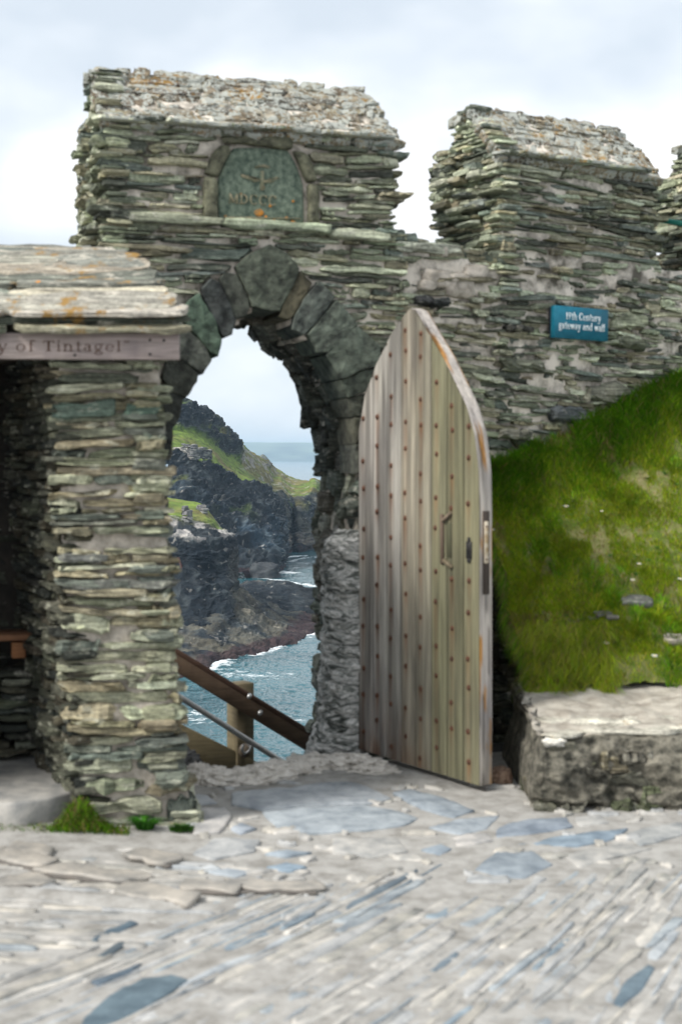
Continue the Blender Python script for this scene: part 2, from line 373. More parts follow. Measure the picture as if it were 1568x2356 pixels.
# ---------------------------------------------------------------- lettering (own stroke alphabet)
def glyph(ch):
    W, Hh = .155, .075; P = []
    st = lambda x, y0, y1, w_=W: P.append([(x-w_/2, y0), (x+w_/2, y0), (x+w_/2, y1), (x-w_/2, y1)])
    se = lambda x, y, w_=.46: P.append([(x-w_/2, y-Hh/2), (x+w_/2, y-Hh/2), (x+w_/2, y+Hh/2), (x-w_/2, y+Hh/2)])
    def ba(x0, x1, y, h=Hh): P.append([(x0, y-h/2), (x1, y-h/2), (x1, y+h/2), (x0, y+h/2)])
    def arc(cx, cy, rx, ry, a0, a1, ws=W, wt=Hh, n=14):
        for i in range(n):
            a, b = R(a0+(a1-a0)*i/n), R(a0+(a1-a0)*(i+1)/n)
            P.append([(cx+rx*cos(a), cy+ry*sin(a)), (cx+rx*cos(b), cy+ry*sin(b)), (cx+(rx-ws)*cos(b), cy+(ry-wt)*sin(b)), (cx+(rx-ws)*cos(a), cy+(ry-wt)*sin(a))])
    def dia(x0, y0, x1, y1, w_): P.append([(x0-w_/2, y0), (x0+w_/2, y0), (x1+w_/2, y1), (x1-w_/2, y1)])
    A = 1.
    if ch == 'o': arc(.5, .5, .5, .52, 0, 360); A = 1.15
    elif ch == 'e': arc(.5, .5, .48, .52, 0, 325); ba(.12, .92, .55); A = 1.08
    elif ch == 'c': arc(.5, .5, .48, .52, 45, 320); A = 1.
    elif ch == 'a': arc(.38, .32, .36, .34, 20, 340); st(.68, .05, .7); arc(.42, .68, .36, .34, 0, 150, .2, .1); se(.76, .04, .3); A = 1.02
    elif ch == 'd': arc(.45, .5, .45, .52, 20, 340); st(.8, 0, 1.55); se(.9, .04, .3); se(.7, 1.51, .3); A = 1.15
    elif ch == 'g': arc(.45, .65, .4, .37, 0, 360); arc(.48, -.22, .46, .28, 0, 360, .14, .1); ba(.1, .6, .16, .14); ba(.7, 1.0, .95, .12); A = 1.08
    elif ch == 'y': dia(.48, 0, .16, .98, .2); dia(.4, -.45, .92, .98, .1); se(.16, .96, .42); se(.9, .96, .34); P.append([(.1, -.5), (.45, -.5), (.48, -.32), (.12, -.3)]); A = 1.1
    elif ch == 'w': dia(.42, 0, .15, .98, .2); dia(.42, 0, .68, .98, .1); dia(.98, 0, .7, .98, .2); dia(.98, 0, 1.25, .98, .1); se(.16, .96, .36); se(.7, .96, .36); se(1.24, .96, .3); A = 1.45
    elif ch in 'nhu':
        if ch == 'u':
            st(.22, .3, .98); st(.88, 0, .98); arc(.52, .32, .4, .34, 180, 360, .2, .12); se(.14, .96, .3); se(.8, .96, .3); se(.96, .04, .26); A = 1.2
        else:
            st(.22, 0, 1. if ch == 'n' else 1.55); st(.88, 0, .7); arc(.57, .66, .415, .36, 0, 180, .2, .12); se(.22, .04); se(.88, .04); se(.13, .95 if ch == 'n' else 1.51, .28); A = 1.22
    elif ch == 'r': st(.22, 0, 1.); se(.24, .04, .5); se(.13, .95, .28); arc(.56, .66, .34, .34, 50, 170, .2, .14); A = .84
    elif ch == 'i': st(.25, 0, 1.); se(.25, .04); se(.17, .95, .28); arc(.25, 1.38, .13, .13, 0, 360, .13, .13); A = .58
    elif ch == 'l': st(.25, 0, 1.55); se(.25, .04); se(.17, 1.51, .28); A = .58
    elif ch == 't': st(.3, .15, 1.35); ba(.05, .62, .95); arc(.5, .22, .3, .22, 180, 320, .16, .1); A = .74
    elif ch == 'f': st(.3, 0, 1.25); ba(.05, .62, .95); se(.32, .04, .5); arc(.58, 1.24, .38, .32, 40, 180, .2, .12); A = .74
    elif ch == 'T': st(.6, 0, 1.45, .25); ba(.0, 1.2, 1.42, .11); se(.6, .04, .6); P.append([(0, 1.1), (.07, 1.1), (.1, 1.42), (0, 1.42)]); P.append([(1.13, 1.1), (1.2, 1.1), (1.2, 1.42), (1.1, 1.42)]); A = 1.3
    elif ch == 'C': arc(.68, .73, .66, .76, 40, 320, .27, .1); st(1.17, 1.0, 1.42, .08); A = 1.35
    elif ch == 'D': st(.28, 0, 1.45, .25); se(.24, .04, .5); se(.24, 1.41, .5); arc(.45, .725, .82, .725, -90, 90, .27, .1); A = 1.42
    elif ch == 'M': st(.25, 0, 1.45, .12); st(1.35, 0, 1.45, .25); dia(.8, .1, .28, 1.45, .24); dia(.8, .1, 1.32, 1.45, .12); se(.25, .04, .4); se(1.35, .04, .46); A = 1.65
    elif ch == '1': st(.35, 0, 1.4, .23); se(.35, .04, .5); dia(.16, 1.12, .34, 1.4, .14); A = .82
    elif ch == '9': arc(.44, .97, .38, .44, 0, 360, .15, .09); dia(.26, .0, .73, .92, .15); A = 1.02
    elif ch == '"': 
        for x in (.15, .45): P.append([(x, 1.2), (x+.12, 1.2), (x+.2, 1.5), (x+.02, 1.5)])
        A = .75
    elif ch == ' ': A = .62
    return P, A
def lettering(mb, text, Pf, x0, z0, size, n, thick, track=.06, width=None, mi=0):
    """Pf(s, z) face point; x0 left end, z0 baseline, size = x-height"""
    gs = [glyph(c) for c in text]; tot = sum(g[1]+track for g in gs)
    kx = size if width is None else width/tot
    x = x0; n = np.asarray(n)
    for P, A in gs:
        for q in P:
            f = np.array([Pf(x+u*kx, z0+v*size) for u, v in q])
            mb.add(np.concatenate([f-n*.001, f+n*thick]), [(4, 5, 6, 7), (0, 1, 5, 4), (1, 2, 6, 5), (2, 3, 7, 6), (3, 0, 4, 7)], None, (1, 1, 1), mi)
        x += (A+track)*kx
    return x

# ================================================================ the castle wall
LW = Fr(.07, 7.70, 18); RW = Fr(.336, 7.787, 30)        # left (gateway) and right stretch of the wall
BEND = .285
TD = .80; TR = .64
interp = np.interp
def d4(cx, cy): return 345.1+cx*.3668, 546.5+cy*.3668   # picture points noted on enlargements
def d8(cx, cy): return 431.4+cx*.2201, 304.9+cy*.2201
def lw(p): return LW.px(*p)
INTR = [(386, 1290), (387, 1150), (390, 1060), (401, 979), (424, 917), (464, 858), (507, 800), (528, 772), (560, 735), (598, 706), (650, 730), (694, 774), (741, 818), (782, 873), (804, 928), (822, 987), (829, 1060), (831, 1200), (831, 1300), (831, 1500), (831, 1790)]
INTR = np.array([lw(p) for p in INTR])
OUTL = np.array([lw(p) for p in [(367, 1034), (367, 877), (374, 836), (406, 726), (433, 693), (462, 660), (503, 631), (545, 609), (569, 585), (613, 568)]])
OUTR = np.array([lw(p) for p in [(613, 568), (653, 587), (679, 620), (715, 653), (730, 655), (767, 690), (816, 746), (868, 798), (862, 851), (858, 910), (856, 1000)]])
LI = INTR[:10][np.argsort(INTR[:10, 1])]; RI = INTR[9:][np.argsort(INTR[9:, 1])]
zap = INTR[9, 1]
tl_in = lambda z: interp(z, LI[:, 1], LI[:, 0]); tr_in = lambda z: interp(z, RI[:, 1], RI[:, 0])
oL = OUTL[np.argsort(OUTL[:, 1])]; oR = OUTR[np.argsort(OUTR[:, 1])]
def blockL(z): return interp(z, oL[:, 1], oL[:, 0]), interp(z, oR[:, 1], oR[:, 0])
ztop = oL[-1, 1]
M0, M1 = -1.345, .235                                    # left merlon along the wall
ZC = 2.80; ZE = 3.345; ZR = 3.70
def in_open(t, z, g=0.):
    if z > zap+g: return False
    return tl_in(z)-g < t < tr_in(z)+g
wall = thing('castle_wall', 'grey-green slate rubble castle wall with battlements and pointed gateway arch', 'wall', (0, 8, 0))
# --- masonry core
def insL(t, z):
    if in_open(t, z, .035): return False
    if z < 2.52: return -3.4 < t < BEND
    if z < ZC: return M0+.02 < t < BEND
    if z < ZE: return M0+.03 < t < M1-.02
    return False
mb = MB()
sheet_solid(mb, lambda t, z: LW.P(t, z, -.028), insL, -3.4, BEND+.03, -.6, ZE, TD-.05, .04 if False else .035, 0, .022, (1, 1, 1), -LW.n)
core_mb = mb
# plaque niche limits
PQ = [lw(d8(*p)) for p in [(480, 150), (1060, 175), (1140, 330), (1215, 540), (1225, 950), (330, 950), (310, 600), (330, 450), (400, 280)]]
pq0 = lw(d8(165, 930)); pq1 = lw(d8(1372, 950)); pqt = lw(d8(700, 40))[1]
def nicheL(z):
    zz = [pq0[1], lw(d8(170, 430))[1], lw(d8(240, 230))[1], pqt]
    return interp(z, zz, [pq0[0], pq0[0], lw(d8(230, 220))[0], lw(d8(340, 60))[0]])-.01
def nicheR(z):
    zz = [pq0[1], lw(d8(1345, 520))[1], lw(d8(1260, 260))[1], pqt]
    return interp(z, zz, [pq1[0], pq1[0]-.006, lw(d8(1260, 250))[0], lw(d8(1190, 100))[0]])+.01
def ivL(z):
    if z > ZC:
        L0, L1 = M0, M1
        if pq0[1]-.02 < z < pqt: return [(L0, nicheL(z)), (nicheR(z), L1)]
        return [(L0, L1)]
    if z < ztop:
        a, b = blockL(z)
        return [(-1.6 if z < 2.45 else M0-.01, a-.005), (b+.005, BEND+.01)]
    return [(M0-.01, BEND+.01)]
PALW = PAL*1.0
# individually split: masonry below, each merlon its own part
def ivLlow(z): return ivL(z) if z <= ZC-.0 else []
A3 = LW.a; B3 = np.array([0, 0, 1.])
smb = MB()
fill(smb, LW.P, A3, B3, LW.n, -.1, ZC-.02, ivLlow, hr=(.012, .036), lr=(.08, .38), pr=(-.022, .032), dep=.05, miss=.13, wave=.03, seed=1)
# right stretch
ZT3 = [(0, 2.83), (.5, 2.78), (.66, 2.78), (5, 2.78)]
R0, R1 = .662, 1.85; S0 = 2.44
def crest(s): return interp(s, [0, .3, .5, 5], [2.83, 2.80, 2.77, 2.77])
def insR(s, z):
    if s < 0 and z > ZC: return False
    if z < crest(s)-.02: return True
    return False
sheet_solid(core_mb, lambda t, z: RW.P(t, z, -.03), insR, -.03, 4.6, 0.0, 2.84, TR-.04, .035, 0, .03, (1, 1, 1), -RW.n)
fill(smb, RW.P, RW.a, B3, RW.n, .55, 2.77, lambda z: [(-.01, 4.2 if z > 1.9 else 3.2)], hr=(.014, .040), lr=(.06, .32), pr=(-.03, .028), dep=.05, miss=.19, wave=.03, seed=2, tilt=1.6)
# a few big boulders in the foot of the right wall and pale rough patch under the crenel
for (px, py, rx, rz, c) in [(1305, 955, .13, .052, (.075, .085, .095)), (1405, 905, .20, .05, (.16, .16, .13)), (1180, 1000, .11, .03, (.12, .12, .1)), (1200, 840, .14, .03, (.13, .14, .11)), (1450, 790, .12, .03, (.10, .11, .08)), (1190, 755, .09, .02, (.05, .05, .045)), (1010, 695, .06, .025, (.03, .034, .035))]:
    s, z = RW.px(px, py); slabs(smb, [RW.P(s, z, -.01)], RW.a, B3, RW.n, rx, rz, .055, c, rough=1.3, ex=.8)
s, z = RW.px(975, 690); slabs(smb, [RW.P(s, z, -.01)], RW.a, B3, RW.n, .06, .02, .05, (.04, .042, .045))
# rough pinkish patch of mortar (1020..1110, 620..690)
for (px, py, rx, rz) in [(1060, 655, .10, .07), (1010, 640, .10, .05), (1095, 625, .09, .045), (985, 655, .06, .03)]:
    s, z = RW.px(px, py); blob(core_mb, RW.P(s, z, -.045), (rx, .055, rz), int(px), .25, (1, 1, 1), 1, rot=R(30), sq=.6)
# crenel top stones
fill(smb, lambda s, z: RW.P(s, 0, -z)+np.array([0, 0, crest(s)-.01]), RW.a, -RW.n, B3, 0.02, .6, lambda z: [(-.06, R0)], hr=(.06, .12), lr=(.15, .35), pr=(.0, .02), dep=.03, miss=0, rough=1.3, seed=3)
fill(smb, lambda s, z: LW.P(s, 0, -z)+np.array([0, 0, ZC+.0]), LW.a, -LW.n, B3, 0.02, .7, lambda z: [(M1, BEND+.04)], hr=(.06, .12), lr=(.15, .35), pr=(.0, .02), dep=.03, miss=0, rough=1.3, seed=4)
s, z = RW.px(1030, 578); blob(core_mb, RW.P(s, z, -.09), (.05, .09, .035), 5, .2, (1, 1, 1), 1, sq=.6)
core_mb.build('mortar_bed', [MORT, MORTP], wall)
# stones of the passage, right reveal and soffit
pas = MB()
arc_pts = INTR[9:][::-1]                                  # from the ground on the right up to the apex
seg = np.r_[0, np.cumsum(np.linalg.norm(np.diff(arc_pts, axis=0), axis=1))]
q = 0.02; BK = -LW.n
REV = np.array([[.10, .115, .10], [.15, .16, .135], [.20, .205, .18], [.13, .12, .10], [.085, .095, .085]])
while q < seg[-1]:
    z_here = interp(q, seg, arc_pts[:, 1]); h = random.uniform(.07, .15) if z_here > .95 else random.uniform(.05, .12)
    qm = min(q+h/2, seg[-1]); e = .01
    p0 = np.array([interp(qm-e, seg, arc_pts[:, k]) for k in (0, 1)]); p1 = np.array([interp(qm+e, seg, arc_pts[:, k]) for k in (0, 1)])
    tg = (p1-p0)/np.linalg.norm(p1-p0); T3 = LW.a*tg[0]+B3*tg[1]; N3 = np.cross(BK, T3); pm = (p0+p1)/2
    if np.dot(N3, -LW.a*1.0+B3*-.3) < 0: N3 = -N3
    u = .30 if z_here > 1.5 else .02
    while u < .80:
        L = random.uniform(.14, .34); L = min(L, .84-u+.03)
        if L > .05:
            c = LW.P(pm[0], pm[1])+BK*(u+L/2)+N3*(random.uniform(-.02, .035)-.06+(.03 if z_here < 1.9 and random.random() < .15 else 0))
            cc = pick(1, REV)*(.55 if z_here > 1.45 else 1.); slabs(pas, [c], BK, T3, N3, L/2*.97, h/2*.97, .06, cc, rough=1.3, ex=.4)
        u += L
    q += h
# left reveal: seen edge on only
for z in np.arange(.1, 1.75, .11):
    for u in (.15, .42, .68):
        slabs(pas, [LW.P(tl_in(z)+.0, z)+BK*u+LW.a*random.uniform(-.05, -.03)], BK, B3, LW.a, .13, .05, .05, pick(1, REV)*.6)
# core behind the reveal
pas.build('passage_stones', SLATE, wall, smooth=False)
smb.build('slate_courses', SLATE, wall, smooth=False)

# --- arch ring: every voussoir
arch = bpy.data.objects.new('arch_ring', None); COL.objects.link(arch); arch.parent = wall
VO = [('keystone', [(690, 440), (640, 425), (600, 330), (540, 190), (610, 120), (745, 55), (850, 110), (918, 200), (885, 310), (800, 452), (755, 455)], (.085, .098, .078), .03),
      ('voussoir', [(430, 262), (470, 227), (542, 235), (598, 350), (620, 430), (600, 490), (530, 500), (490, 400)], (.062, .068, .058), .01),
      ('voussoir', [(318, 320), (380, 262), (425, 285), (500, 430), (528, 520), (510, 605), (455, 625), (395, 520)], (.055, .062, .062), .02),
      ('voussoir', [(165, 492), (240, 400), (305, 365), (395, 520), (440, 650), (420, 740), (355, 690), (270, 590)], (.085, .125, .095), .03),
      ('voussoir', [(100, 700), (160, 560), (200, 545), (345, 680), (385, 760), (325, 855), (250, 800)], (.12, .13, .115), .02),
      ('voussoir', [(75, 880), (110, 760), (200, 775), (300, 860), (288, 910), (222, 1008), (140, 960)], (.065, .07, .06), .01),
      ('voussoir', [(60, 1060), (75, 920), (140, 965), (212, 1015), (190, 1100), (160, 1180), (100, 1150)], (.05, .055, .05), .0),
      ('voussoir', [(50, 1300), (62, 1130), (155, 1185), (140, 1260), (125, 1370), (80, 1370)], (.045, .05, .048), .0),
      ('voussoir', [(930, 215), (1008, 288), (960, 400), (880, 505), (800, 488), (885, 325)], (.105, .095, .065), .015),
      ('voussoir', [(1050, 292), (1150, 385), (1060, 490), (960, 612), (893, 572), (905, 500), (985, 360)], (.095, .11, .10), .03),
      ('voussoir', [(1160, 400), (1285, 545), (1215, 630), (1110, 722), (1050, 715), (985, 610), (1060, 510)], (.105, .125, .105), .035),
      ('voussoir', [(1290, 560), (1425, 685), (1400, 800), (1180, 885), (1140, 800), (1105, 740), (1210, 640)], (.10, .12, .10), .035),
      ('voussoir', [(1405, 815), (1350, 962), (1240, 1005), (1185, 900)], (.085, .10, .082), .015),
      ('quoin', [(1350, 975), (1320, 1120), (1270, 1120), (1238, 1015)], (.07, .075, .06), .0),
      ('quoin', [(1370, 1130), (1330, 1290), (1285, 1290), (1280, 1130)], (.085, .085, .065), .0),
      ('quoin', [(1370, 1300), (1335, 1480), (1300, 1480), (1290, 1300)], (.09, .095, .08), .0)]
for i, (nm, pts, c, pr) in enumerate(VO):
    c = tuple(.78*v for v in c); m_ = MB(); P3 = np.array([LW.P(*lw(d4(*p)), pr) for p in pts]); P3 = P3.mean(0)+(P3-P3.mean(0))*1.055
    poly_block(m_, P3, LW.n, .30+pr, .003, .007, .022, c, noise=.013, freq=16, smo=.04)
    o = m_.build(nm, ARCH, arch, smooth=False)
# rough rock the right jamb stands on (veined)
m, ntq, bq = mat('veined_rock', .75, .35); pz = pos(ntq, (1, 1, 3.2), (.35, .75, 0)); n1 = noise(ntq, pz, 6, 7, .68, 1.3)
cq = ramp(ntq, n1, [(.32, (.035, .04, .036)), (.43, (.15, .16, .145)), (.49, (.42, .43, .41)), (.54, (.82, .80, .77)), (.60, (.35, .36, .34))])
ntq.links.new(cq, bq.inputs['Base Color']); bump(ntq, bq, n1, 1., .04); VEIN = m
rk = MB(); sil = [(775, 1215), (745, 1250), (738, 1300), (741, 1345), (736, 1395), (742, 1440), (737, 1480), (742, 1530), (736, 1580), (733, 1625), (727, 1665), (716, 1705), (704, 1750), (698, 1800), (690, 1850)]
G_ = []
for (px, py) in sil:
    z = at(px, py, 7.9)[2]; f = np.array([at(px+16, 1100, 8.25), at(px+3, 1100, 8.1), at(px, 1100, 7.9), at(px+8, 1100, 7.80), at(px+26, 1100, 7.72), at(px+60, 1100, 7.66), at(850, 1100, 7.68)]); f[:, 2] = z; G_.append(f)
G_ = np.array(G_); ti = np.linspace(0, 14, 150); tj = np.linspace(0, 6, 110); tmp = np.array([[interp(ti, range(15), G_[:, j, k]) for k in range(3)] for j in range(7)])
P_ = np.stack([np.array([interp(tj, range(7), tmp[:, k, i]) for i in range(150)]) for k in range(3)], -1)
sh_ = P_@np.array([[1, 0, .35], [0, 1, .0], [-.5, 0, 1.]])
ds_ = .055*ridged(sh_*np.array([4, 4, 8]), 4, 801)*.55+.035*fbm(sh_*np.array([6, 6, 34]), 4, 802)+.05*fbm(P_*3, 3, 803)+.02*np.round(3*fbm(sh_*np.array([5, 5, 11]), 3, 805))/1.5
P_ = P_+np.array([-.55, -.8, 0])*ds_[..., None]+np.array([0, 0, .3])*ds_[..., None]
rk.add(P_.reshape(-1, 3), grid_quads(150, 110))
rk.build('rock_footing', VEIN, wall, smooth=False)

# --- merlons
def merlon(name_lab, W, s0, s1, T, ivf, seed, zr, rb, ends=True, zc=ZC, tp=.05):
    mr = bpy.data.objects.new('merlon', None); COL.objects.link(mr); mr.parent = wall; mr['label'] = name_lab
    st = MB(); BKn = -W.n
    fill(st, W.P, W.a, B3, W.n, zc-.02, ZE-.01, ivf, hr=(.012, .036), lr=(.08, .40), pr=(-.022, .036), dep=.05, miss=.07, edge=.04, seed=seed)
    # end face on the left, gabled; palette lightened as the side towards the light
    top = lambda z: (0.0, T) if z < ZE else (rb*(z-ZE)/(zr-ZE), T-.02-(T-rb-.12)*(z-ZE)/(zr-ZE))
    fill(st, lambda b, z: W.P(s0, z)+BKn*b, BKn, B3, -W.a, zc-.25, zr-.03, lambda z: [top(z)], hr=(.012, .036), lr=(.10, .34), pr=((-.012, .028) if W is RW else (-.02, .05)), dep=.07, miss=.03, edge=.05, seed=seed+9, pal=PAL*(1.45 if W is RW else 1.15))
    for e, sg in ((s0, -1), (s1, 1)):      # long ragged slates biting past both ends
        for k in range(34):
            z = random.uniform(zc-.1, ZE); b = random.uniform(.03, T-.05)
            slabs(st, [W.P(e-sg*.05+sg*random.uniform(.0, .055), z)+BKn*b], W.a, B3, W.n, .09, random.uniform(.010, .022), random.uniform(.05, .11), pick(1), rough=1.2)
    for k in range(40):                    # back silhouette of the left end
        z = random.uniform(zc-.1, ZE+.1); slabs(st, [W.P(s0+.03, z)+BKn*(T-.08+random.uniform(-.03, .05))], BKn, B3, W.a, .10, random.uniform(.012, .026), .06, pick(1)*.9, rough=1.2)
    c = MB()
    if W is RW:
        sheet_solid(c, lambda t, z: W.P(t, z, -.03), lambda s, z: True, s0+.03, s1-.03, zc-.1, ZE+.01, T-.05, .035, 0, .02, (1, 1, 1), BKn)
    # gabled core
    pr = [(0.0, ZE-.01), (rb, zr-.035), (rb+.14, zr-.03), (T-.02, ZE-.01)]; V = []
    for s in np.linspace(s0+.03+0, s1-.03, 24):
        f = (s-s0)/(s1-s0)
        for b, z in pr: V.append(W.P(s, z)+BKn*b)
    V = np.array(V); V = V+.012*np.stack([fbm(V*9, 3, 3), fbm(V*9, 3, 4), fbm(V*9, 3, 5)], -1)
    nq = grid_quads(24, 4); c.add(V, np.concatenate([nq, [(0, 1, 2, 3), (92, 95, 94, 93)]]), None, (1, 1, 1), 0)
    c.build('mortar_bed', MORT, mr)
    st.build('slate_courses', SLATE, mr, smooth=False)
    cp = MB(); up = np.array([0, 0, zr-ZE])+BKn*rb; Ls = np.linalg.norm(up); up = up/Ls
    nn = np.cross(W.a, up); nn = nn if nn[2] > 0 else -nn
    Pf = lambda s, v: W.P(s, ZE)+up*v
    sh = lambda v: s0+.02+.015*v/Ls
    fill(cp, Pf, W.a, up, nn, -.045, Ls-.0, lambda v: [(s0-.01, s1+.04-.07*v/Ls)], hr=(.025, .06), lr=(.06, .3), pr=(-.005, .004), dep=.03, pal=np.array([[.20, .17, .12], [.26, .22, .16], [.15, .12, .085], [.28, .25, .20], [.11, .10, .085]]), miss=.0, edge=.025, wave=.01, rough=1.1, seed=seed+20, tall=.5)
    fill(cp, lambda s, b: W.P(s, zr-.035)+BKn*(rb-.02+b), W.a, BKn, B3, -.02, .17, lambda v: [(s0-.02, s1-.03)], hr=(.07, .1), lr=(.14, .4), pr=(0, .022), dep=.03, pal=np.array([[.16, .15, .12], [.22, .2, .16]]), miss=.0, rough=1.4, seed=seed+30)
    for s in np.arange(s0+.02, s1-.16, .15):   # thin eaves slates that overhang
        l = random.uniform(.09, .16); slabs(cp, [W.P(s+.06, ZE-.012+random.uniform(-.006, .006), .03)], W.a, W.n, B3, l, .055, .010, pick(1)*1.1, rough=1.)
    cp.build('coping', COPE, mr, smooth=False); return mr
ml = merlon('broad merlon with carved plaque over the arch', LW, M0, M1, TD, ivL, 40, ZR, .38)
merlon('merlon right of the gap', RW, R0, R1, TR, lambda z: [(R0, R1)], 50, 3.665, .30)
merlon('merlon cut by the right edge', RW, S0, 3.7, TR, lambda z: [(S0, 3.7)], 60, 3.68, .30)
# string course under the plaque
sc_ = MB()
for (a, b, z) in [(-1.30, -.72, 2.835), (-.74, -.16, 2.825), (-.15, .2, 2.80)]:
    slabs(sc_, [LW.P((a+b)/2, z, .0)], LW.a, B3, LW.n, (b-a)/2, .024, .055, pick(1, PAL[[1, 3]]), rough=1.1)
sc_.build('string_course', SLATE, ml)
# plaque and frame (sub-parts of the gateway merlon)
def face_poly(name, pts, W, pr, dep, c, m_, parent, bulge=.006, noise_=.006):
    b_ = MB(); poly_block(b_, [W.P(*W.px(*d8(*p)), pr) for p in pts], W.n, dep, bulge, .01, .025, c, noise=noise_); return b_.build(name, m_, parent)
face_poly('plaque', [(480, 150), (760, 150), (1060, 175), (1140, 330), (1215, 540), (1225, 945), (330, 950), (310, 600), (330, 450), (400, 280)], LW, -.006, .05, (1, 1, 1), PLAQ, ml, .003, .003)
for pts in ([(330, 125), (430, 130), (455, 190), (380, 300), (320, 460), (170, 425), (215, 320), (250, 220)], [(175, 450), (310, 470), (308, 940), (168, 930), (160, 650)],
            [(1095, 180), (1200, 200), (1265, 260), (1335, 470), (1345, 520), (1245, 530), (1190, 400)], [(1252, 545), (1360, 535), (1372, 960), (1265, 960)],
            [(350, 45), (1080, 40), (1100, 165), (1040, 185), (760, 140), (470, 105), (380, 110)]):
    face_poly('niche_frame', pts, LW, .022, .08, (.12, .12, .085), ARCH, ml, .008, .01)
fr = MB()   # mortar bed of the niche
poly_block(fr, [LW.P(*LW.px(*d8(*p)), -.024) for p in [(115, 965), (120, 480), (170, 330), (250, 190), (330, 100), (700, 50), (1110, 110), (1230, 170), (1300, 260), (1390, 500), (1400, 700), (1405, 965)]], LW.n, .05, .002, .004, .03, (1, 1, 1), noise=.004)
fr.build('mortar_collar', MORTP, ml)
lt = MB(); Pl = lambda s, z: LW.P(s, z, -.005)
xa, za = LW.px(*d8(425, 735)); xb, zb = LW.px(*d8(940, 735)); ca = (lw(d8(560, 640))[1]-za)/1.45
lettering(lt, 'MDCCC', Pl, xa, za, ca, LW.n, .010, .1, xb-xa)
def rel(pts, th=.009): 
    f = np.array([LW.P(*LW.px(*d8(*p)), -.005) for p in pts]); n_ = len(f)
    q_ = [(i, (i+1) % n_, (i+1) % n_+n_, i+n_) for i in range(n_)]; t_ = [(n_, n_+i, n_+i+1) for i in range(1, n_-1)]
    lt.add(np.concatenate([f, f+LW.n*th]), q_, t_)
for pts in ([(560, 430), (640, 455), (700, 490), (760, 480), (770, 500), (700, 515), (640, 490), (560, 460)], [(790, 500), (850, 505), (930, 460), (960, 470), (880, 520), (800, 525)], [(765, 400), (795, 400), (800, 600), (760, 600)], [(700, 350), (780, 330), (860, 350), (850, 370), (780, 352), (710, 370)],
            [(380, 880), (1180, 890), (1180, 905), (380, 895)]): rel(pts)
lt.build('relief_lettering', m_simple('weathered_relief', (.13, .15, .10), (.30, .26, .17), 40, .85, .6, .004), ml)
# orange lichen spots on the plaque foot
lc = MB()
for (cx, cy, r) in [(745, 835, 42), (440, 905, 26), (730, 910, 30), (1105, 935, 26), (1035, 895, 18), (900, 910, 20), (1105, 715, 14), (865, 765, 15), (795, 570, 12), (560, 640, 14), (395, 875, 18), (640, 895, 16), (820, 880, 18)]:
    poly_block(lc, [LW.P(*LW.px(*d8(cx+r*1.2*cos(a)*random.uniform(.7, 1.2), cy+r*sin(a)*random.uniform(.7, 1.2))), .001) for a in np.arange(9)/9*2*pi], LW.n, .006, .001, .002, .01, (1, 1, 1), noise=.001)
tag(lc.build('lichen', m_simple('orange_lichen', (.22, .15, .07), (.50, .20, .03), 30), ml), kind='stuff')

# ================================================================ information sign
s0_, z0_ = RW.px(1258, 782); s1_, z1_ = RW.px(1380, 716)
sign = thing('information_sign', 'small blue sign reading 19th Century gateway and wall, fixed to the rubble wall', 'sign', tuple(RW.P(s0_, z0_, .04)))
b_ = MB(); hw, hh = (s1_-s0_)/2, (z1_-z0_)/2; sc0, zc0 = (s0_+s1_)/2, (z0_+z1_)/2+.006
ax = RW.a*cos(R(-1))+B3*sin(R(-1.0)); az = B3*cos(R(-1))-RW.a*sin(R(-1.0))
Pc = RW.P(sc0, zc0, .052); box(b_, Pc, ax, RW.n, az, hw, .020, hh, (1, 1, 1), bev=.002)
SB = m_simple('blue_sign_paint', (.004, .095, .150), (.010, .135, .20), 25, .45, .1, .001)
b_.build('board', SB, sign)
b_ = MB(); box(b_, Pc-RW.n*.035, ax, RW.n, az, hw-.006, .016, hh-.006, (1, 1, 1), bev=.002); b_.build('backing', m_flat('dark_backing', (.02, .02, .025)), sign)
b_ = MB(); Ps = lambda s, z: Pc+ax*s+az*z+RW.n*.0205
xh = hh*.30
lettering(b_, '19th Century', Ps, -hw*.60, hh*.20, xh, RW.n, .0012, .03, hw*1.32)
lettering(b_, 'gateway and wall', Ps, -hw*.86, -hh*.40, xh, RW.n, .0012, .03, hw*1.74)
b_.build('lettering', m_flat('white_paint', (.80, .84, .85)), sign)

# ================================================================ oak door
Hn = np.array([.097, 7.65, 0.]); dv = np.array([.563, -.85, 0.]); dl = np.linalg.norm(dv); dv /= dl; dn = np.array([dv[1], -dv[0], 0.])   # dn: out of the face
if dn[1] > 0: dn = -dn
class DF: pass
dfr = Fr(0, 0, 0); dfr.O = Hn; dfr.a = dv; dfr.n = dn
oul = [(814, 1740), (813, 1100), (812, 1062), (818, 993), (838, 914), (864, 839), (900, 767), (922, 735), (944, 709)]
our = [(944, 709), (956, 714), (982, 760), (1018, 821), (1049, 885), (1072, 934), (1090, 998), (1100, 1075), (1106, 1178), (1104, 1300), (1102, 1823)]
o2 = np.array([dfr.px(*p) for p in oul+our[1:]]); U0 = -.004; U1 = 1.022
uo = np.clip(o2[:, 0], U0, U1); zo = o2[:, 1]
keep = [2, 3, 4, 5, 6, 7, 8, 9, 10, 11, 12, 13, 14, 15, 16]
def dtop(u):
    return np.interp(u, np.maximum.accumulate(uo[keep]+np.arange(len(keep))*1e-5), zo[keep])
door = thing('oak_door', 'weathered grey studded oak door with pointed top standing open', 'door', tuple(Hn+np.array([0, 0, 0])))
NB = 8; us = []
bw = (U1-U0)/NB
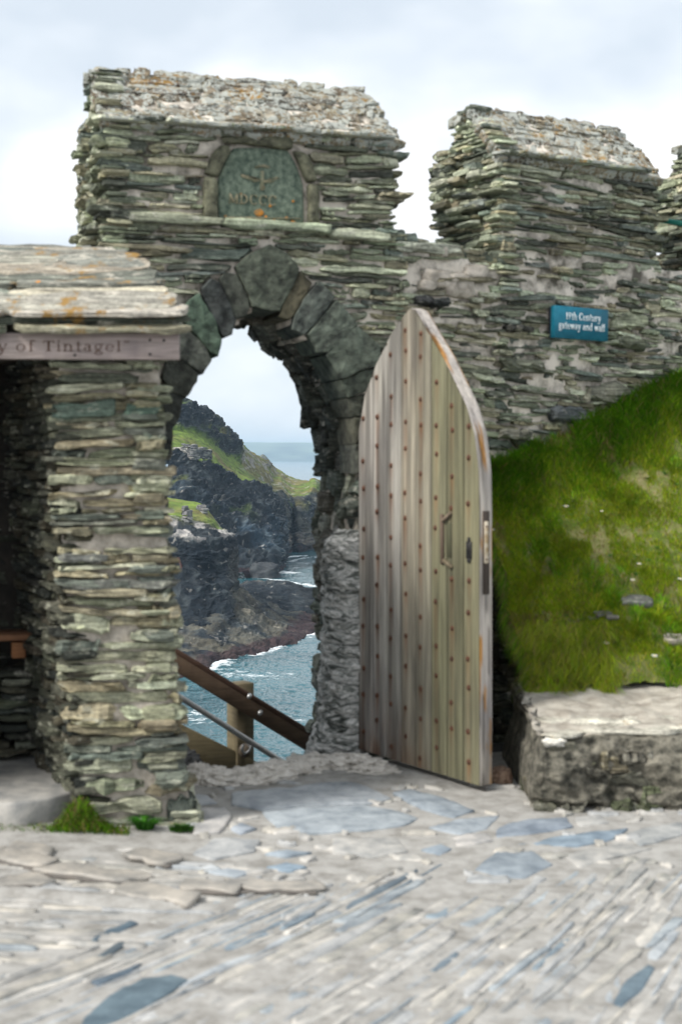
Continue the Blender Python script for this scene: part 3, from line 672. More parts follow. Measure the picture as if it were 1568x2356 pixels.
for i in range(NB):
    a = U0+i*bw
    us += [a+.0015, a+.005]+list(np.linspace(a+.012, a+bw*.60, 7))+[a+bw*.63, a+bw*.655, a+bw*.68]+list(np.linspace(a+bw*.71, a+bw-.012, 4))+[a+bw-.005, a+bw-.0015]
us = np.array([U0]+us+[U1]); us = np.unique(np.round(us, 5)); nv = 170; fv = np.linspace(0, 1, nv)
UU, FV = np.meshgrid(us, fv, indexing='ij'); ZZ = .022+FV*(dtop(us)[:, None]-.022)
dep = np.zeros_like(UU); pi_ = np.clip(((UU-U0)/bw).astype(int), 0, NB-1); lu = UU-U0-pi_*bw
edge_d = np.minimum(lu, bw-lu); dep -= .014*(1-sstep(.001, .007, edge_d)); dep -= .005*(1-sstep(.0, .004, np.abs(lu-bw*.655)))
dep[(UU < U0+.01)] = 0; dep[UU > U1-.006] = 0
dep += rng.normal(size=NB)[pi_]*.0018
lastg = (pi_ >= 6); dep -= .010*(1-sstep(.001, .008, edge_d))*lastg*(UU < U1-.02)
pb = np.array([[.40, .385, .365], [.37, .36, .345], [.41, .40, .375], [.35, .325, .27], [.37, .35, .285], [.32, .315, .215], [.27, .265, .18], [.31, .30, .205]])
pb = pb*np.array([1, 1, 1, .97, .9, .82, .78, .80])[:, None]; pb = pb*np.array([.90, .875, .845])*np.array([1.05, 1.05, 1, 1, .92, .85, .80, .82])[:, None]; colr = pb[pi_]*(1+.10*np.sin(lu*140+pi_*3)[..., None]*.6)
colr = colr*(1-.55*(1-sstep(.001, .006, edge_d)))[..., None]
mossy = np.clip(fbm(np.stack([UU*5, ZZ*1.6, pi_*3.1], -1), 4, 77)*.5+.3+(UU-.6)*.9, 0, 1); colr = colr*(1-.3*mossy[..., None])+np.array([.15, .15, .07])*.25*mossy[..., None]
even = [.112, .328, .473, .687, .831, 1.067, 1.204, 1.43, 1.565, 1.80, 1.93, 2.15, 2.27]; odd = [.04, .204, .346, .565, .714, .934, 1.088, 1.31, 1.45, 1.67, 1.82, 2.03, 2.17, 2.29]
studs = []
for i in range(NB):
    u = U0+bw*(i+.36)
    for z in (even if i % 2 == 0 else odd):
        z = z-.012*i+random.uniform(-.012, .012)
        if .05 < z < dtop(u)-.05 and not (i == 6 and 1.02 < z < 1.34) and not (i == 7 and 1.0 < z < 1.3): studs.append((u+random.uniform(-.006, .006), z))
rust = np.zeros_like(UU)
for (u, z) in studs:
    Ld = random.choice((.04, .07, .12, .2)); st_ = random.uniform(.55, 1.0)*(1.15 if u < .65 else .7)
    dz = z-ZZ; g = np.exp(-((UU-u)/.016)**2)*np.where(dz > 0, np.exp(-dz/Ld), np.exp(-(dz/.013)**2))
    rust = np.maximum(rust, st_*g)
rust = np.clip(rust*(1+.8*fbm(np.stack([UU*60, ZZ*9, UU*0], -1), 3, 12)), 0, 1)
low = sstep(.42, .0, ZZ)*sstep(.85, .1, UU)*np.clip(.62+fbm(np.stack([UU*22, ZZ*5, UU*0], -1), 3, 15)*1.4, 0, 1)
rust = np.maximum(rust, .85*low)
colr = colr*(1-.8*rust[..., None])+np.array([.21, .085, .030])*.8*rust[..., None]
colr = colr*(1+.22*fbm(np.stack([UU*90, ZZ*1.5, UU*0+8], -1), 3, 57)[..., None]); dark = sstep(.35, .65, fbm(np.stack([UU*26, ZZ*1.3, UU*0+4], -1), 3, 55)*.5+.5)*sstep(.9, .2, UU); colr = colr*(1-.5*dark[..., None])
TH = .075
Vd = Hn+dv*UU[..., None]+dn*dep[..., None]+B3*ZZ[..., None]
nU = len(us); b_ = MB(); b_.add(Vd.reshape(-1, 3), grid_quads(nU, nv), None, colr.reshape(-1, 3))
Vb = Hn+dv*UU[..., None]-dn*TH+B3*ZZ[..., None]; b_.add(Vb.reshape(-1, 3)[:, :], grid_quads(nU, nv)[:, ::-1], None, (.25, .22, .16))
b_.build('plank_panel', DOORW, door)
# edge rim all round
rimu = [(U0, z) for z in np.linspace(.022, dtop(U0), 30)]+[(u, dtop(u)) for u in us[1:-1]]+[(U1, z) for z in np.linspace(dtop(U1), .022, 90)]
rimu += [(u, .022) for u in np.linspace(U1, U0, 20)[1:-1]]
rimu = np.array(rimu); nr = len(rimu); cen = np.array([.5, 1.1])
ws = np.linspace(-.002, -TH-.004, 8); V = []; cl = []
for i in range(nr):
    tan = rimu[(i+1) % nr]-rimu[i-1]; no = np.array([tan[1], -tan[0]]); no /= (np.linalg.norm(no)+1e-9); no = -no if np.dot(no, rimu[i]-cen) < 0 else no
    for j, w_ in enumerate(ws):
        hgt = .002+.0012*sin(j*2.6); hgt = 0.0 if j in (0, 7) else hgt
        V.append(Hn+dv*(rimu[i, 0]+no[0]*hgt)+B3*(rimu[i, 1]+no[1]*hgt)+dn*w_)
V = np.array(V); ed = V.reshape(nr, 8, 3)
ff = fbm(np.stack([ed[..., 2]*5, np.arange(8)[None]*.9+0*ed[..., 2], 0*ed[..., 2]], -1), 4, 91)
ww = np.stack([np.full((nr, 8), a) for a in (.40, .365, .335)], -1)*(1+.3*ff[..., None])
org = sstep(.18, .34, fbm(np.stack([ed[..., 2]*4.2, np.arange(8)[None]*.55+0*ed[..., 2], 0*ed[..., 2]+9], -1), 3, 95))
ww = ww*(1-org[..., None])+np.array([.38, .19, .055])*org[..., None]
dk = sstep(.25, .4, fbm(np.stack([ed[..., 2]*3.1, np.arange(8)[None]*1.4+0*ed[..., 2], 0*ed[..., 2]+3], -1), 3, 98)); ww = ww*(1-.6*dk[..., None])
b_ = MB(); b_.add(V, grid_quads(nr, 8, True), None, ww.reshape(-1, 3)); b_.build('edge_rim', DOORW, door)
# studs
b_ = MB(); k = 10; rr = [(.0130, -.002), (.0120, .004), (.0072, .0085), (.0, .0095)]; V = []
for r_, d_ in rr[:3]:
    for j in range(k): V.append([r_*cos(2*pi*j/k), d_, r_*1.1*sin(2*pi*j/k)])
V.append([0, rr[3][1], 0]); V = np.array(V)
q_ = [(a*k+j, a*k+(j+1) % k, (a+1)*k+(j+1) % k, (a+1)*k+j) for a in range(2) for j in range(k)]; t_ = [(2*k+j, 2*k+(j+1) % k, 3*k) for j in range(k)]
stud0 = None; studs = studs[:100] if len(studs) <= 100 else [studs[i] for i in sorted(random.sample(range(len(studs)), 100))]
for (u, z) in studs:
    if stud0 is None:
        VV = dv*V[:, :1]+dn*V[:, 1:2]+B3*V[:, 2:3]; b_.add(VV+np.array(door.location), q_, t_); stud0 = b_.build('stud', IRON, door); o = stud0
    else: o = stud0.copy(); COL.objects.link(o)
    P_ = dv*u+B3*z; o.location = P_
# keyhole plate, wooden latch block, lock plate in the edge
P_ = lambda px, py, out=0.: dfr.P(*dfr.px(px, py), out)
b_ = MB(); c0 = P_(1079, 1266, .003); box(b_, c0, dv, dn, B3, .021, .003, .042, bev=.0015); box(b_, c0+B3*.05, dv, dn, B3, .010, .0028, .012, bev=.001); box(b_, c0-B3*.05, dv, dn, B3, .013, .0028, .010, bev=.001); box(b_, c0+dn*.004+B3*.01, dv, dn, B3, .007, .003, .018, bev=.001); b_.build('keyhole_plate', DARKIRON, door)
b_ = MB()
box(b_, P_(1019, 1240, .006), dv, dn, B3, .011, .009, .125, (.13, .095, .07), bev=.005, jit=.004)
tp = (dv*.9+B3*.55); tp /= np.linalg.norm(tp); tn = np.cross(tp, dn)
box(b_, P_(1030, 1190, .007), tp, dn, tn, .042, .010, .008, (.21, .165, .12), bev=.004, jit=.004)
box(b_, P_(1030, 1296, .006), (dv*.9-B3*.35)/.966, dn, (B3*.9+dv*.35)/.966, .045, .008, .010, (.19, .155, .10), bev=.004, jit=.004)
b_.build('latch_block', DOORW, door)
b_ = MB(); box(b_, P_(1034, 1243, .003), dv, dn, B3, .017, .002, .085, (.10, .10, .06), bev=.001); b_.build('latch_recess', DOORW, door)
ez = lambda py: dfr.px(1104, py)[1]
b_ = MB(); zc1 = (ez(1200)+ez(1297))/2; hz1 = (ez(1200)-ez(1297))/2
box(b_, Hn+dv*(U1+.003)-dn*.040+B3*zc1, dn, dv, B3, .012, .0035, hz1, (1, 1, 1), bev=.001)
b_.build('lock_plate', m_simple('tarnished_brass', (.30, .20, .09), (.62, .56, .45), 25, .5, .2, .002), door)
b_ = MB(); box(b_, Hn+dv*(U1+.0015)-dn*.040+B3*(zc1-.05), dn, dv, B3, .021, .002, hz1+.10, (.05, .04, .035), bev=.001); b_.build('lock_recess', DOORW, door)
b_ = MB()
for py in (1212, 1288): 
    c_ = Hn+dv*(U1+.0065)-dn*.040+B3*ez(py); tube(b_, [c_-dv*.002, c_+dv*.002], .0055, 8)
b_.build('plate_screw', IRON, door)

# ================================================================ shelter on the left
shel = thing('stone_shelter', 'slate shelter on the left with carved lintel board and layered slab roof', 'shelter', (-1.4, 6.5, 0))
b_ = MB(); c_ = MB()
PF = Fr(-1.155, 6.11, 9)
lean = lambda z: -.105*(np.clip(z, .12, 2)/2.0)
wid = lambda z: .500+.06*sstep(.25, 0., z)
def PP(s, z, out=0.): return PF.P(s+lean(z), z, out)
PALP = np.array([[.26, .275, .20], [.33, .345, .26], [.20, .21, .15], [.25, .225, .15], [.38, .39, .30], [.15, .16, .135], [.13, .15, .13], [.30, .27, .19]])
fill(b_, PP, PF.a, B3, PF.n, -.03, .30, lambda z: [(.0 if z > .2 else .06, wid(z))], hr=(.06, .09), lr=(.25, .5), pr=(-.01, .03), dep=.09, pal=PALP*.75, miss=.03, edge=.02, seed=71)
fill(b_, PP, PF.a, B3, PF.n, .28, 2.02, lambda z: [(0, wid(z))], hr=(.024, .048), lr=(.16, .46), pr=(-.012, .035), dep=.08, pal=PALP, miss=.07, edge=.035, wave=.02, seed=72)
for (px, py, rx, rz, cc) in [(195, 945, .135, .035, (.085, .12, .10)), (325, 948, .075, .035, (.08, .125, .10)), (230, 870, .17, .022, (.10, .11, .085)), (280, 1345, .24, .022, (.13, .135, .125)), (190, 1285, .11, .018, (.14, .145, .14))]:
    s, z = PF.px(px, py); slabs(b_, [PF.P(s, z, -.035)], PF.a, B3, PF.n, rx, rz, .06, cc, rough=.8)
# outer right face, and splayed inner face with shade put into its palette
fill(b_, lambda b, z: PP(wid(z), z)-PF.n*b, -PF.n, B3, PF.a, -.1, 2.02, lambda z: [(0, .95)], hr=(.03, .06), lr=(.2, .5), pr=(-.04, .0), dep=.08, pal=PALP, miss=.05, seed=73)
sa = np.array([-.40, .9165, 0.]); sn = np.array([-.9165, -.40, 0.])
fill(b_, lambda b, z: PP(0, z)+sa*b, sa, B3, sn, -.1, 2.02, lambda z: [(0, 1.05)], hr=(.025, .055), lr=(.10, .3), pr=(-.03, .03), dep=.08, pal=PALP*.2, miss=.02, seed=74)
nz_ = 60; V = []
for z in np.linspace(-.2, 2.04, nz_):
    f = PP(0, z, -.03)+PF.a*.03; g = PP(wid(z)-.03, z, -.03)
    for k in range(12): V.append(f+(g-f)*k/11)
    V.append(g-PF.n*.92); V.append(f+sa*1.0+PF.a*.03); V.append(f+sa*.5+PF.a*.03)
V = np.array(V); V = V+.016*np.stack([fbm(V*12, 3, 6), fbm(V*12, 3, 7), fbm(V*12, 3, 8)], -1)
qd = grid_quads(nz_, 15); wr = np.array([(i*15+14, (i+1)*15+14, (i+1)*15, i*15) for i in range(nz_-1)]); c_.add(V, np.concatenate([qd, wr]))
pil = bpy.data.objects.new('pillar', None); COL.objects.link(pil); pil.parent = shel
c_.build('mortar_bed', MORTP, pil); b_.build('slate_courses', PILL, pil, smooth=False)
# lintel board with carved words
ra = R(3.0); ba_ = np.array([cos(ra), sin(ra), 0]); bn_ = np.array([ba_[1], -ba_[0], 0])
BO = at(412, 797, 6.0); BL = Fr(0, 0, 0); BL.O = np.array([BO[0], BO[1], 0]); BL.a = ba_; BL.n = bn_
b_ = MB(); hb = .0545; box(b_, BO-ba_*1.0-bn_*.022, ba_, bn_, B3, 1.0, .022, hb, (.36, .30, .285), bev=.003, nx=12)
lint = b_.build('lintel_board', BOARDW, shel)
b_ = MB(); s0q, zb = BL.px(-26, 808+.0); 
se_, _ = BL.px(302, 808)
CARV = m_flat('dark_carving', (.12, .07, .05)); full = 'ry of Tintagel"'; kx_ = (se_-s0q)/sum(glyph(c)[1]+.16 for c in full); xx_ = s0q
for wd_ in ('ry ', 'of ', 'Tintagel"'):
    b_ = MB(); tl_ = sum(glyph(c)[1]+.16 for c in wd_)*kx_; lettering(b_, wd_, lambda s, z: BL.P(s, z, .0008), xx_, BL.px(100, 808)[1], .0305, bn_, .0012, .16, tl_); xx_ += tl_
    b_.build('carved_word', CARV, lint)
for (px, py) in [(172, 817), (345, 782), (345, 815), (377, 783)]:
    b_ = MB(); s, z = BL.px(px, py); tube(b_, [BL.P(s, z, -.002), BL.P(s, z, .0025)], .006, 10); b_.build('board_nail', DARKIRON, lint)
# roof of layered slabs: (front-edge y, right-end x, depth Y, slope length)
roof = MB(); PALR = np.array([[.34, .33, .29], [.46, .44, .39], [.27, .28, .25], [.40, .36, .30], [.22, .23, .21]])
rows = [(738, 430, 5.93, .16, .011), (727, 418, 5.98, .14, .009), (716, 400, 6.02, .14, .009), (705, 376, 6.08, .16, .010), (692, 360, 6.16, .18, .012), (672, 362, 6.30, .26, .016), (658, 352, 6.40, .24, .010), (644, 335, 6.50, .24, .012), (632, 325, 6.60, .24, .014), (619, 300, 6.72, .22, .010), (608, 288, 6.82, .18, .012), (599, 266, 6.95, .13, .010), (592, 238, 7.08, .09, .008), (586, 205, 7.18, .07, .008)]
rp = np.array([at(a, b, c) for a, b, c, d, e in rows])
for i, (py, pxr, Y, L_, th_) in enumerate(rows):
    e = at(pxr, py, Y); 
    j = min(i+1, len(rows)-1); k_ = max(i-1, 0); sl_ = (rp[j, 2]-rp[k_, 2])/max(.05, rp[j, 1]-rp[k_, 1]); an = math.atan(sl_)*.8 if i else .30
    up = np.array([.0, cos(an), sin(an)]); nn = np.array([0, -sin(an), cos(an)])
    x = 0.; first = True
    while e[0]-x > -2.7:
        L = random.uniform(.35, .75) if i > 1 else random.uniform(.6, 1.0)
        cc = pick(1, PALR)*(1.0 if i < 4 else .72)
        slabs(roof, [e-ba_*(x+L/2)+up*(L_/2-.01)+nn*(th_+random.uniform(0, .012))], ba_, up, nn, L/2*.99, L_/2, th_+random.uniform(0, .006), np.clip(cc, 0, .62), rough=1.5, ex=.35, jit=.8, freq=9)
        # packing stones under the front edge
        slabs(roof, [e-ba_*(x+L/2)+up*(.035 if i else .045)-nn*(.022)-B3*(.018 if i == 0 else 0)], ba_, up, nn, L/2*.97, .05, .016, pick(1)*.9, rough=1.3)
        x += L
roof.build('roof_slabs', ROOF, shel, smooth=False)
b_ = MB()   # solid bed under the slabs, also ceiling
pr = [(6.07, 2.13), (6.07, 2.16), (6.4, 2.27), (6.9, 2.42), (7.3, 2.55), (7.45, 2.55), (7.45, 2.06), (6.09, 2.06)]
xr = [-.70, -.70, -.86, -1.05, -1.28, -1.32, -1.32, -.72]
V = []
for k in range(16):
    for (y, z), x1 in zip(pr, xr): V.append((-2.7+(x1+2.7)*k/15, y-.0+.0*(x1), z))
V = np.array(V); V[:, 1] += (V[:, 0]+.7)*.05; n8 = 8
q_ = [(i*n8+j, i*n8+(j+1) % n8, (i+1)*n8+(j+1) % n8, (i+1)*n8+j) for i in range(15) for j in range(n8)]
V[:, 2] = V[:, 2]-.03*(V[:, 2] > 2.08)
b_.add(V, q_, [(15*8, 15*8+i, 15*8+i+1) for i in range(1, 7)]); b_.build('roof_bed', m_simple('dark_bedding', (.07, .06, .05), (.17, .15, .12), 14), shel)
# orange lichen on the roof
lc = MB()
for (px, py, Y, r) in [(163, 574, 7.1, .028), (232, 598, 6.84, .03), (250, 600, 6.83, .02), (222, 617, 6.66, .022), (262, 634, 6.5, .03), (238, 690, 6.08, .035), (275, 688, 6.08, .03), (30, 727, 5.92, .07), (100, 727, 5.92, .06), (215, 730, 5.9, .08), (260, 726, 5.92, .06), (15, 700, 6.02, .02), (85, 650, 6.4, .015)]:
    blob(lc, at(px, py, Y), (r, .03, .007), int(px), .3, (1, 1, 1), 0, 16, 10)
# interior: walls and bench base, shade put into their colour; floor step
b_ = MB()
for z_ in (0,):
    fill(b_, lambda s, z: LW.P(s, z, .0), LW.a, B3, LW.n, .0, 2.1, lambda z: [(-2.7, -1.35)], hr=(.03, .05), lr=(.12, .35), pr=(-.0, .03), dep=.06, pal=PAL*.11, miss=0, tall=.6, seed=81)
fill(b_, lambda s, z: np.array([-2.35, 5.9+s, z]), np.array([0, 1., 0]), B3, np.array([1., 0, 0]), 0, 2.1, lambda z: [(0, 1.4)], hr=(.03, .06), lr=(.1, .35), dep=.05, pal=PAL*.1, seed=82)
c2 = MB(); box(c2, (-2.42, 6.6, 1.0), (1, 0, 0), (0, 1, 0), (0, 0, 1), .05, .8, 1.1); box(c2, LW.P(-2.0, 1.0, -.0), LW.a, LW.n, B3, .66, .012, 1.08); b_.build('inner_wall', SLATE, shel); c2.build('side_wall', m_simple('shade_dark_mortar', (.012, .011, .01), (.035, .03, .025), 9), shel)  # near-black mortar stands in for the shade under the roof
b_ = MB()   # stone bench base against the back wall
bx0 = at(20, 1600, 6.9)
fill(b_, lambda s, z: np.array([-2.4+s, 6.62+s*.28, z]), np.array([.963, .27, 0]), B3, np.array([.27, -.963, 0]), .14, .60, lambda z: [(0, .98)], hr=(.03, .05), lr=(.12, .4), pr=(-.01, .03), dep=.10, pal=PAL*.28, miss=.02, seed=83)  # palette cut down for the shade inside the shelter
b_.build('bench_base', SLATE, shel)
b_ = MB()   # raised floor with a worn slab edge
pts = [(-60, 1842), (40, 1848), (110, 1838), (190, 1818), (250, 1800), (235, 1770), (200, 1700), (150, 1600), (-60, 1600)]
P3 = []
for (x, y) in pts:
    Y = min((EYE-.125)*F/(y-HY), 7.6); P3.append(np.array([(x-CX)/F*Y, Y, .125]))
poly_block(b_, P3, (0, 0, 1), .14, .004, .012, .05, (.30, .295, .28), noise=.012, freq=9, smo=.05); b_.build('floor_slab', FLAG, shel)
# bench plank inside
bench = thing('wooden_bench', 'plain wooden bench plank in the dark corner of the shelter', 'bench', (-1.85, 6.7, .55))
b_ = MB(); e0 = at(75, 1466, 6.78); box(b_, e0-np.array([.35, .10, 0])+np.array([0, .12, 0]), (.963, .27, 0), (-.27, .963, 0), B3, .36, .12, .014, (.20, .10, .055), bev=.004); b_.build('seat', RAILW, bench)
b_ = MB(); e1 = at(42, 1494, 6.80); box(b_, e1, (.963, .27, 0), (-.27, .963, 0), B3, .032, .05, .036, (.20, .09, .04), bev=.003); b_.build('leg', RAILW, bench)

# ================================================================ ground and paving
b_ = MB(); gx = np.linspace(-4.5, 5, 240); gy = np.r_[np.linspace(-2, 2.4, 20), np.linspace(2.45, 7.2, 200)]
yend = lambda x: 7.08+np.clip((x+1.1)*.40, -.2, 1.2)
GX, FY = np.meshgrid(gx, np.linspace(0, 1, 260), indexing='ij'); YE = yend(GX); FY2 = FY; GY = -2+(YE+2)*(1-(1-FY2)**1.6) if False else -2+(YE+2)*FY2**.7
P_ = np.stack([GX, GY, GX*0], -1)
GZ = .009*fbm(P_*1.2, 3, 201)+.0035*ridged(P_*9, 3, 202)-.009
GZ -= sstep(.14, 0, YE-GY)*.06
GZ += .03*sstep(-.55, -1.4, GX)*sstep(5.2, 5.9, GY)      # soil against the shelter
ledge = .035*sstep(.09, 0, np.abs(GY-(5.35-.22*(GX+1.9))))*sstep(-.3, -.8, GX)
GZ += ledge*.8
b_.add(np.stack([GX, GY, GZ], -1).reshape(-1, 3), grid_quads(240, 260))
tag(b_.build('paving_ground', PAVE), kind='structure')
def gz(x, y): return .0
L_ = lambda cx, cy: (cx*.5136, 1783.1+cy*.5136)
Rr = lambda cx, cy: (762.7+cx*.5136, 1783.1+cy*.5136)
BLU = (.24, .285, .33); PALE = (.40, .405, .40)
FL = [([(530, 1822), (640, 1813), (764, 1797), (800, 1796), (850, 1812), (900, 1836), (850, 1847), (700, 1852), (600, 1862), (535, 1850)], (.34, .37, .40)),
      ([(600, 1866), (700, 1856), (840, 1851), (900, 1860), (962, 1880), (930, 1897), (850, 1908), (720, 1915), (640, 1903)], (.33, .37, .405)),
      ([(902, 1824), (942, 1814), (1019, 1834), (1091, 1864), (1042, 1880), (968, 1860)], (.27, .31, .35)),
      ([(983, 1903), (1050, 1884), (1148, 1874), (1118, 1906), (1060, 1919)], (.32, .36, .40)),
      ([(1137, 1908), (1173, 1891), (1302, 1880), (1317, 1901), (1250, 1914), (1142, 1927)], (.24, .28, .33)),
      ([(1189, 1942), (1276, 1924), (1445, 1904), (1410, 1930), (1328, 1948)], (.22, .28, .34)),
      ([(1091, 1999), (1143, 1958), (1225, 1960), (1271, 1988), (1204, 2020), (1163, 2018)], (.25, .29, .33)),
      ([(968, 1953), (1014, 1942), (1040, 1953), (1009, 1966)], (.28, .33, .38)),
      ([(440, 1860), (519, 1855), (534, 1881), (503, 1915), (446, 1917)], (.42, .41, .40)), ([(437, 1829), (478, 1830), (500, 1845), (440, 1853)], (.36, .38, .40)),
      ([(529, 1906), (555, 1893), (591, 1904), (555, 1917)], (.33, .37, .42)), ([(442, 1963), (493, 1927), (600, 1932), (585, 1958), (488, 1978)], (.40, .41, .415)),
      ([(611, 1994), (657, 1981), (709, 1994), (662, 2005)], (.24, .31, .38)), ([(467, 2004), (520, 1996), (580, 2004), (544, 2017)], (.34, .38, .42)),
      ([(606, 1963), (660, 1953), (719, 1958), (660, 1970)], (.27, .32, .37)), ([(763, 1925), (912, 1927), (937, 1958), (855, 1970), (763, 1960)], (.42, .415, .40)),
      ([(140, 1975), (220, 1985), (245, 1966), (150, 1962)], (.36, .37, .37)), ([(1040, 1925), (1120, 1915), (1135, 1935), (1050, 1945)], (.42, .41, .40)), ([(1320, 1880), (1380, 1872), (1400, 1890), (1330, 1898)], (.40, .40, .39)),
      ([(1290, 1965), (1430, 1940), (1500, 1950), (1330, 1995)], (.40, .395, .38)), ([(1440, 1915), (1560, 1890), (1600, 1910), (1470, 1945)], (.36, .37, .37)),
      ([(190, 2340), (250, 2290), (330, 2250), (400, 2238), (442, 2252), (380, 2290), (300, 2335), (250, 2356), (180, 2370)], (.12, .17, .205)),
      ([(205, 2160), (250, 2135), (300, 2118), (318, 2125), (250, 2155), (215, 2168)], (.09, .13, .165)), ([(205, 2205), (260, 2175), (308, 2155), (300, 2172), (230, 2205)], (.12, .15, .17)),
      ([(1405, 2310), (1440, 2255), (1490, 2214), (1508, 2222), (1480, 2270), (1430, 2318)], (.13, .18, .22)), ([(210, 2260), (330, 2215), (300, 2240), (225, 2268)], (.12, .16, .20))]
b_ = MB()
for pts, c in FL:
    poly_block(b_, [ground(x, y, .0) for x, y in pts], (0, 0, 1), .05, .005, .005, .03, tuple(v*.95 for v in c), noise=.009, freq=13, smo=.05)
# slates set on edge, in long slanting courses
occ = [np.array([ground(x, y)[:2] for x, y in p]) for p, _ in FL]
def inpoly(p, poly):
    x, y = p; r = False; n = len(poly)
    for i in range(n):
        (x0, y0), (x1, y1) = poly[i], poly[i-1]
        if (y0 > y) != (y1 > y) and x < (x1-x0)*(y-y0)/(y1-y0)+x0: r = not r
    return r
g = np.array([.54, .84]); g /= np.linalg.norm(g); gp = np.array([g[1], -g[0]])
C = []; A_ = []; B_ = []; Ls = []; Hs = []; Cc = []; Zt = []
SP = .90*np.array([[.46, .45, .43], [.50, .485, .455], [.42, .43, .435], [.34, .38, .41], [.25, .31, .36], [.46, .44, .40], [.40, .43, .455], [.36, .365, .36], [.43, .42, .385], [.17, .215, .255]])
v = -5.
while v < 5.:
    wd_ = random.choice((.012, .018, .024, .032, .045))*random.uniform(.85, 1.2); u = -1+random.random()
    while u < 9:
        L = random.uniform(.16, .65); m_ = g*(u+L/2)+gp*(v+wd_/2); x, y = m_
        lim = 5.33+.04*sin(x*3)+(.25 if x > 1. else 0)+.08*sin(x*9)
        left = y > 4.5 and x < -.80+(y-4.5)*.42
        if 2.3 < y < lim and abs(x) < y*.27+.3 and not left:
            ok = not any(inpoly(m_+g*L*k, po) for po in occ for k in (-.3, 0, .3))
            if ok and random.random() > .12:
                ang = .03*random.gauss(0, 1)+.10*sin(x*1.3); gg = np.array([g[0]*cos(ang)-g[1]*sin(ang), g[0]*sin(ang)+g[1]*cos(ang)])
                C.append((x, y, 0)); A_.append((*gg, 0)); B_.append((gg[1], -gg[0], 0)); Ls.append(L/2*1.0); Hs.append(wd_*.47); Zt.append(random.uniform(-.007, .000))
                Cc.append(SP[rng.choice(10, p=[.14, .12, .15, .13, .09, .10, .12, .05, .06, .04])])
        u += L+random.uniform(.0, .06)
    v += wd_*1.04
y = 4.45      # left corner: courses that run across
while y < 5.6:
    wd_ = random.uniform(.02, .05); x = -1.75
    while x < -.2:
        L = random.uniform(.15, .5); xm = x+L/2
        if xm > -y*.26-.1 and y+.12*(xm+.6) < 5.6 and xm < -.78+(y-4.5)*.42 and not any(inpoly((xm, y), po) for po in occ) and random.random() > .2:
            C.append((xm, y+.10*(-.6-xm), 0)); A_.append((.995, -.10, 0)); B_.append((.10, .995, 0)); Ls.append(L/2); Hs.append(wd_*.45); Zt.append(random.uniform(-.004, .008)); Cc.append(SP[rng.choice(10, p=[.2, .2, .1, .02, .0, .2, .02, .16, .10, 0])]*.95)
        x += L+.02
    y += wd_*1.15
n_ = len(C); C = np.array(C); C[:, 2] = np.array(Zt)-.02
print('paving slates', n_)
slabs(b_, C, A_, B_, (0, 0, 1), Ls, Hs, .022, np.array(Cc)*rng.uniform(.85, 1.12, (n_, 1)), rough=.8, ex=.3, jit=.9, freq=22)
# small flat stones between the flags
for k in range(150):
    x = random.uniform(-1.1, 2.0); yy = random.uniform(5.35, 7.0)
    if any(inpoly((x, yy), po) for po in occ): continue
    slabs(b_, [(x, yy, -.02)], (cos(k), sin(k)*.5, 0), (-sin(k)*.5, cos(k), 0), (0, 0, 1), random.uniform(.02, .08), random.uniform(.015, .04), .024, SP[[0, 1, 5, 2, 8][k % 5]], rough=.6)
tag(b_.build('paving_stones', FLAG), kind='structure')
# layered dark ledge lines near the lower left
b_ = MB()
for (x0, y0, x1, y1, th) in [(-20, 1968, 110, 2000, .014), (20, 1960, 120, 1972, .014), (110, 2004, 330, 2032, .012), (270, 2054, 455, 2078, .014), (300, 1965, 400, 1990, .01), (-20, 2040, 120, 2030, .012), (420, 2040, 560, 2048, .008), (520, 2040, 740, 2045, .006)]:
    p = ground(x0, y0); q = ground(x1, y1); d = q-p; l = np.linalg.norm(d); d /= l
    slabs(b_, [(p+q)/2+np.array([0, 0, th])], d, (-d[1], d[0], 0), (0, 0, 1), l/2, .06, th, (.34, .32, .29), rough=1.2)
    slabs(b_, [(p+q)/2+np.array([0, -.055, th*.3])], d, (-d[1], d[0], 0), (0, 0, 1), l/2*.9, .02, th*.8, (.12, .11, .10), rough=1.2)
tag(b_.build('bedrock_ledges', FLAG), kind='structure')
# pale rough threshold rock in the gateway
ROCKP = m_simple('pale_rough_rock', (.26, .23, .19), (.78, .74, .68), 13, .85, 1., .03, vec=(1, 2.2, 1.4), lo=.30, hi=.50)
b_ = MB()
for i, (px, py, Y, rx, ry, rz, ro) in enumerate([(440, 1806, 7.0, .09, .07, .05, .4), (475, 1800, 7.02, .10, .08, .06, .5), (520, 1800, 7.0, .12, .08, .045, .2), (570, 1798, 7.05, .12, .10, .05, .1), (620, 1786, 7.12, .13, .10, .05, .3), (672, 1778, 7.25, .13, .12, .05, .4), (715, 1768, 7.4, .12, .12, .055, .3), (760, 1765, 7.4, .13, .12, .05, .3), (810, 1762, 7.38, .12, .12, .05, .1), (835, 1772, 7.35, .12, .10, .05, .2), (455, 1785, 7.1, .05, .05, .05, .8), (640, 1768, 7.25, .10, .06, .03, .5), (860, 1780, 7.25, .12, .08, .03, .1)]):
    blob(b_, at(px, py, Y), (rx, ry, rz), 300+i, .5, (1, 1, 1), 0, 34, 24, 3.4, .7, ro)
tag(b_.build('threshold_rock', ROCKP, smooth=False), kind='structure')
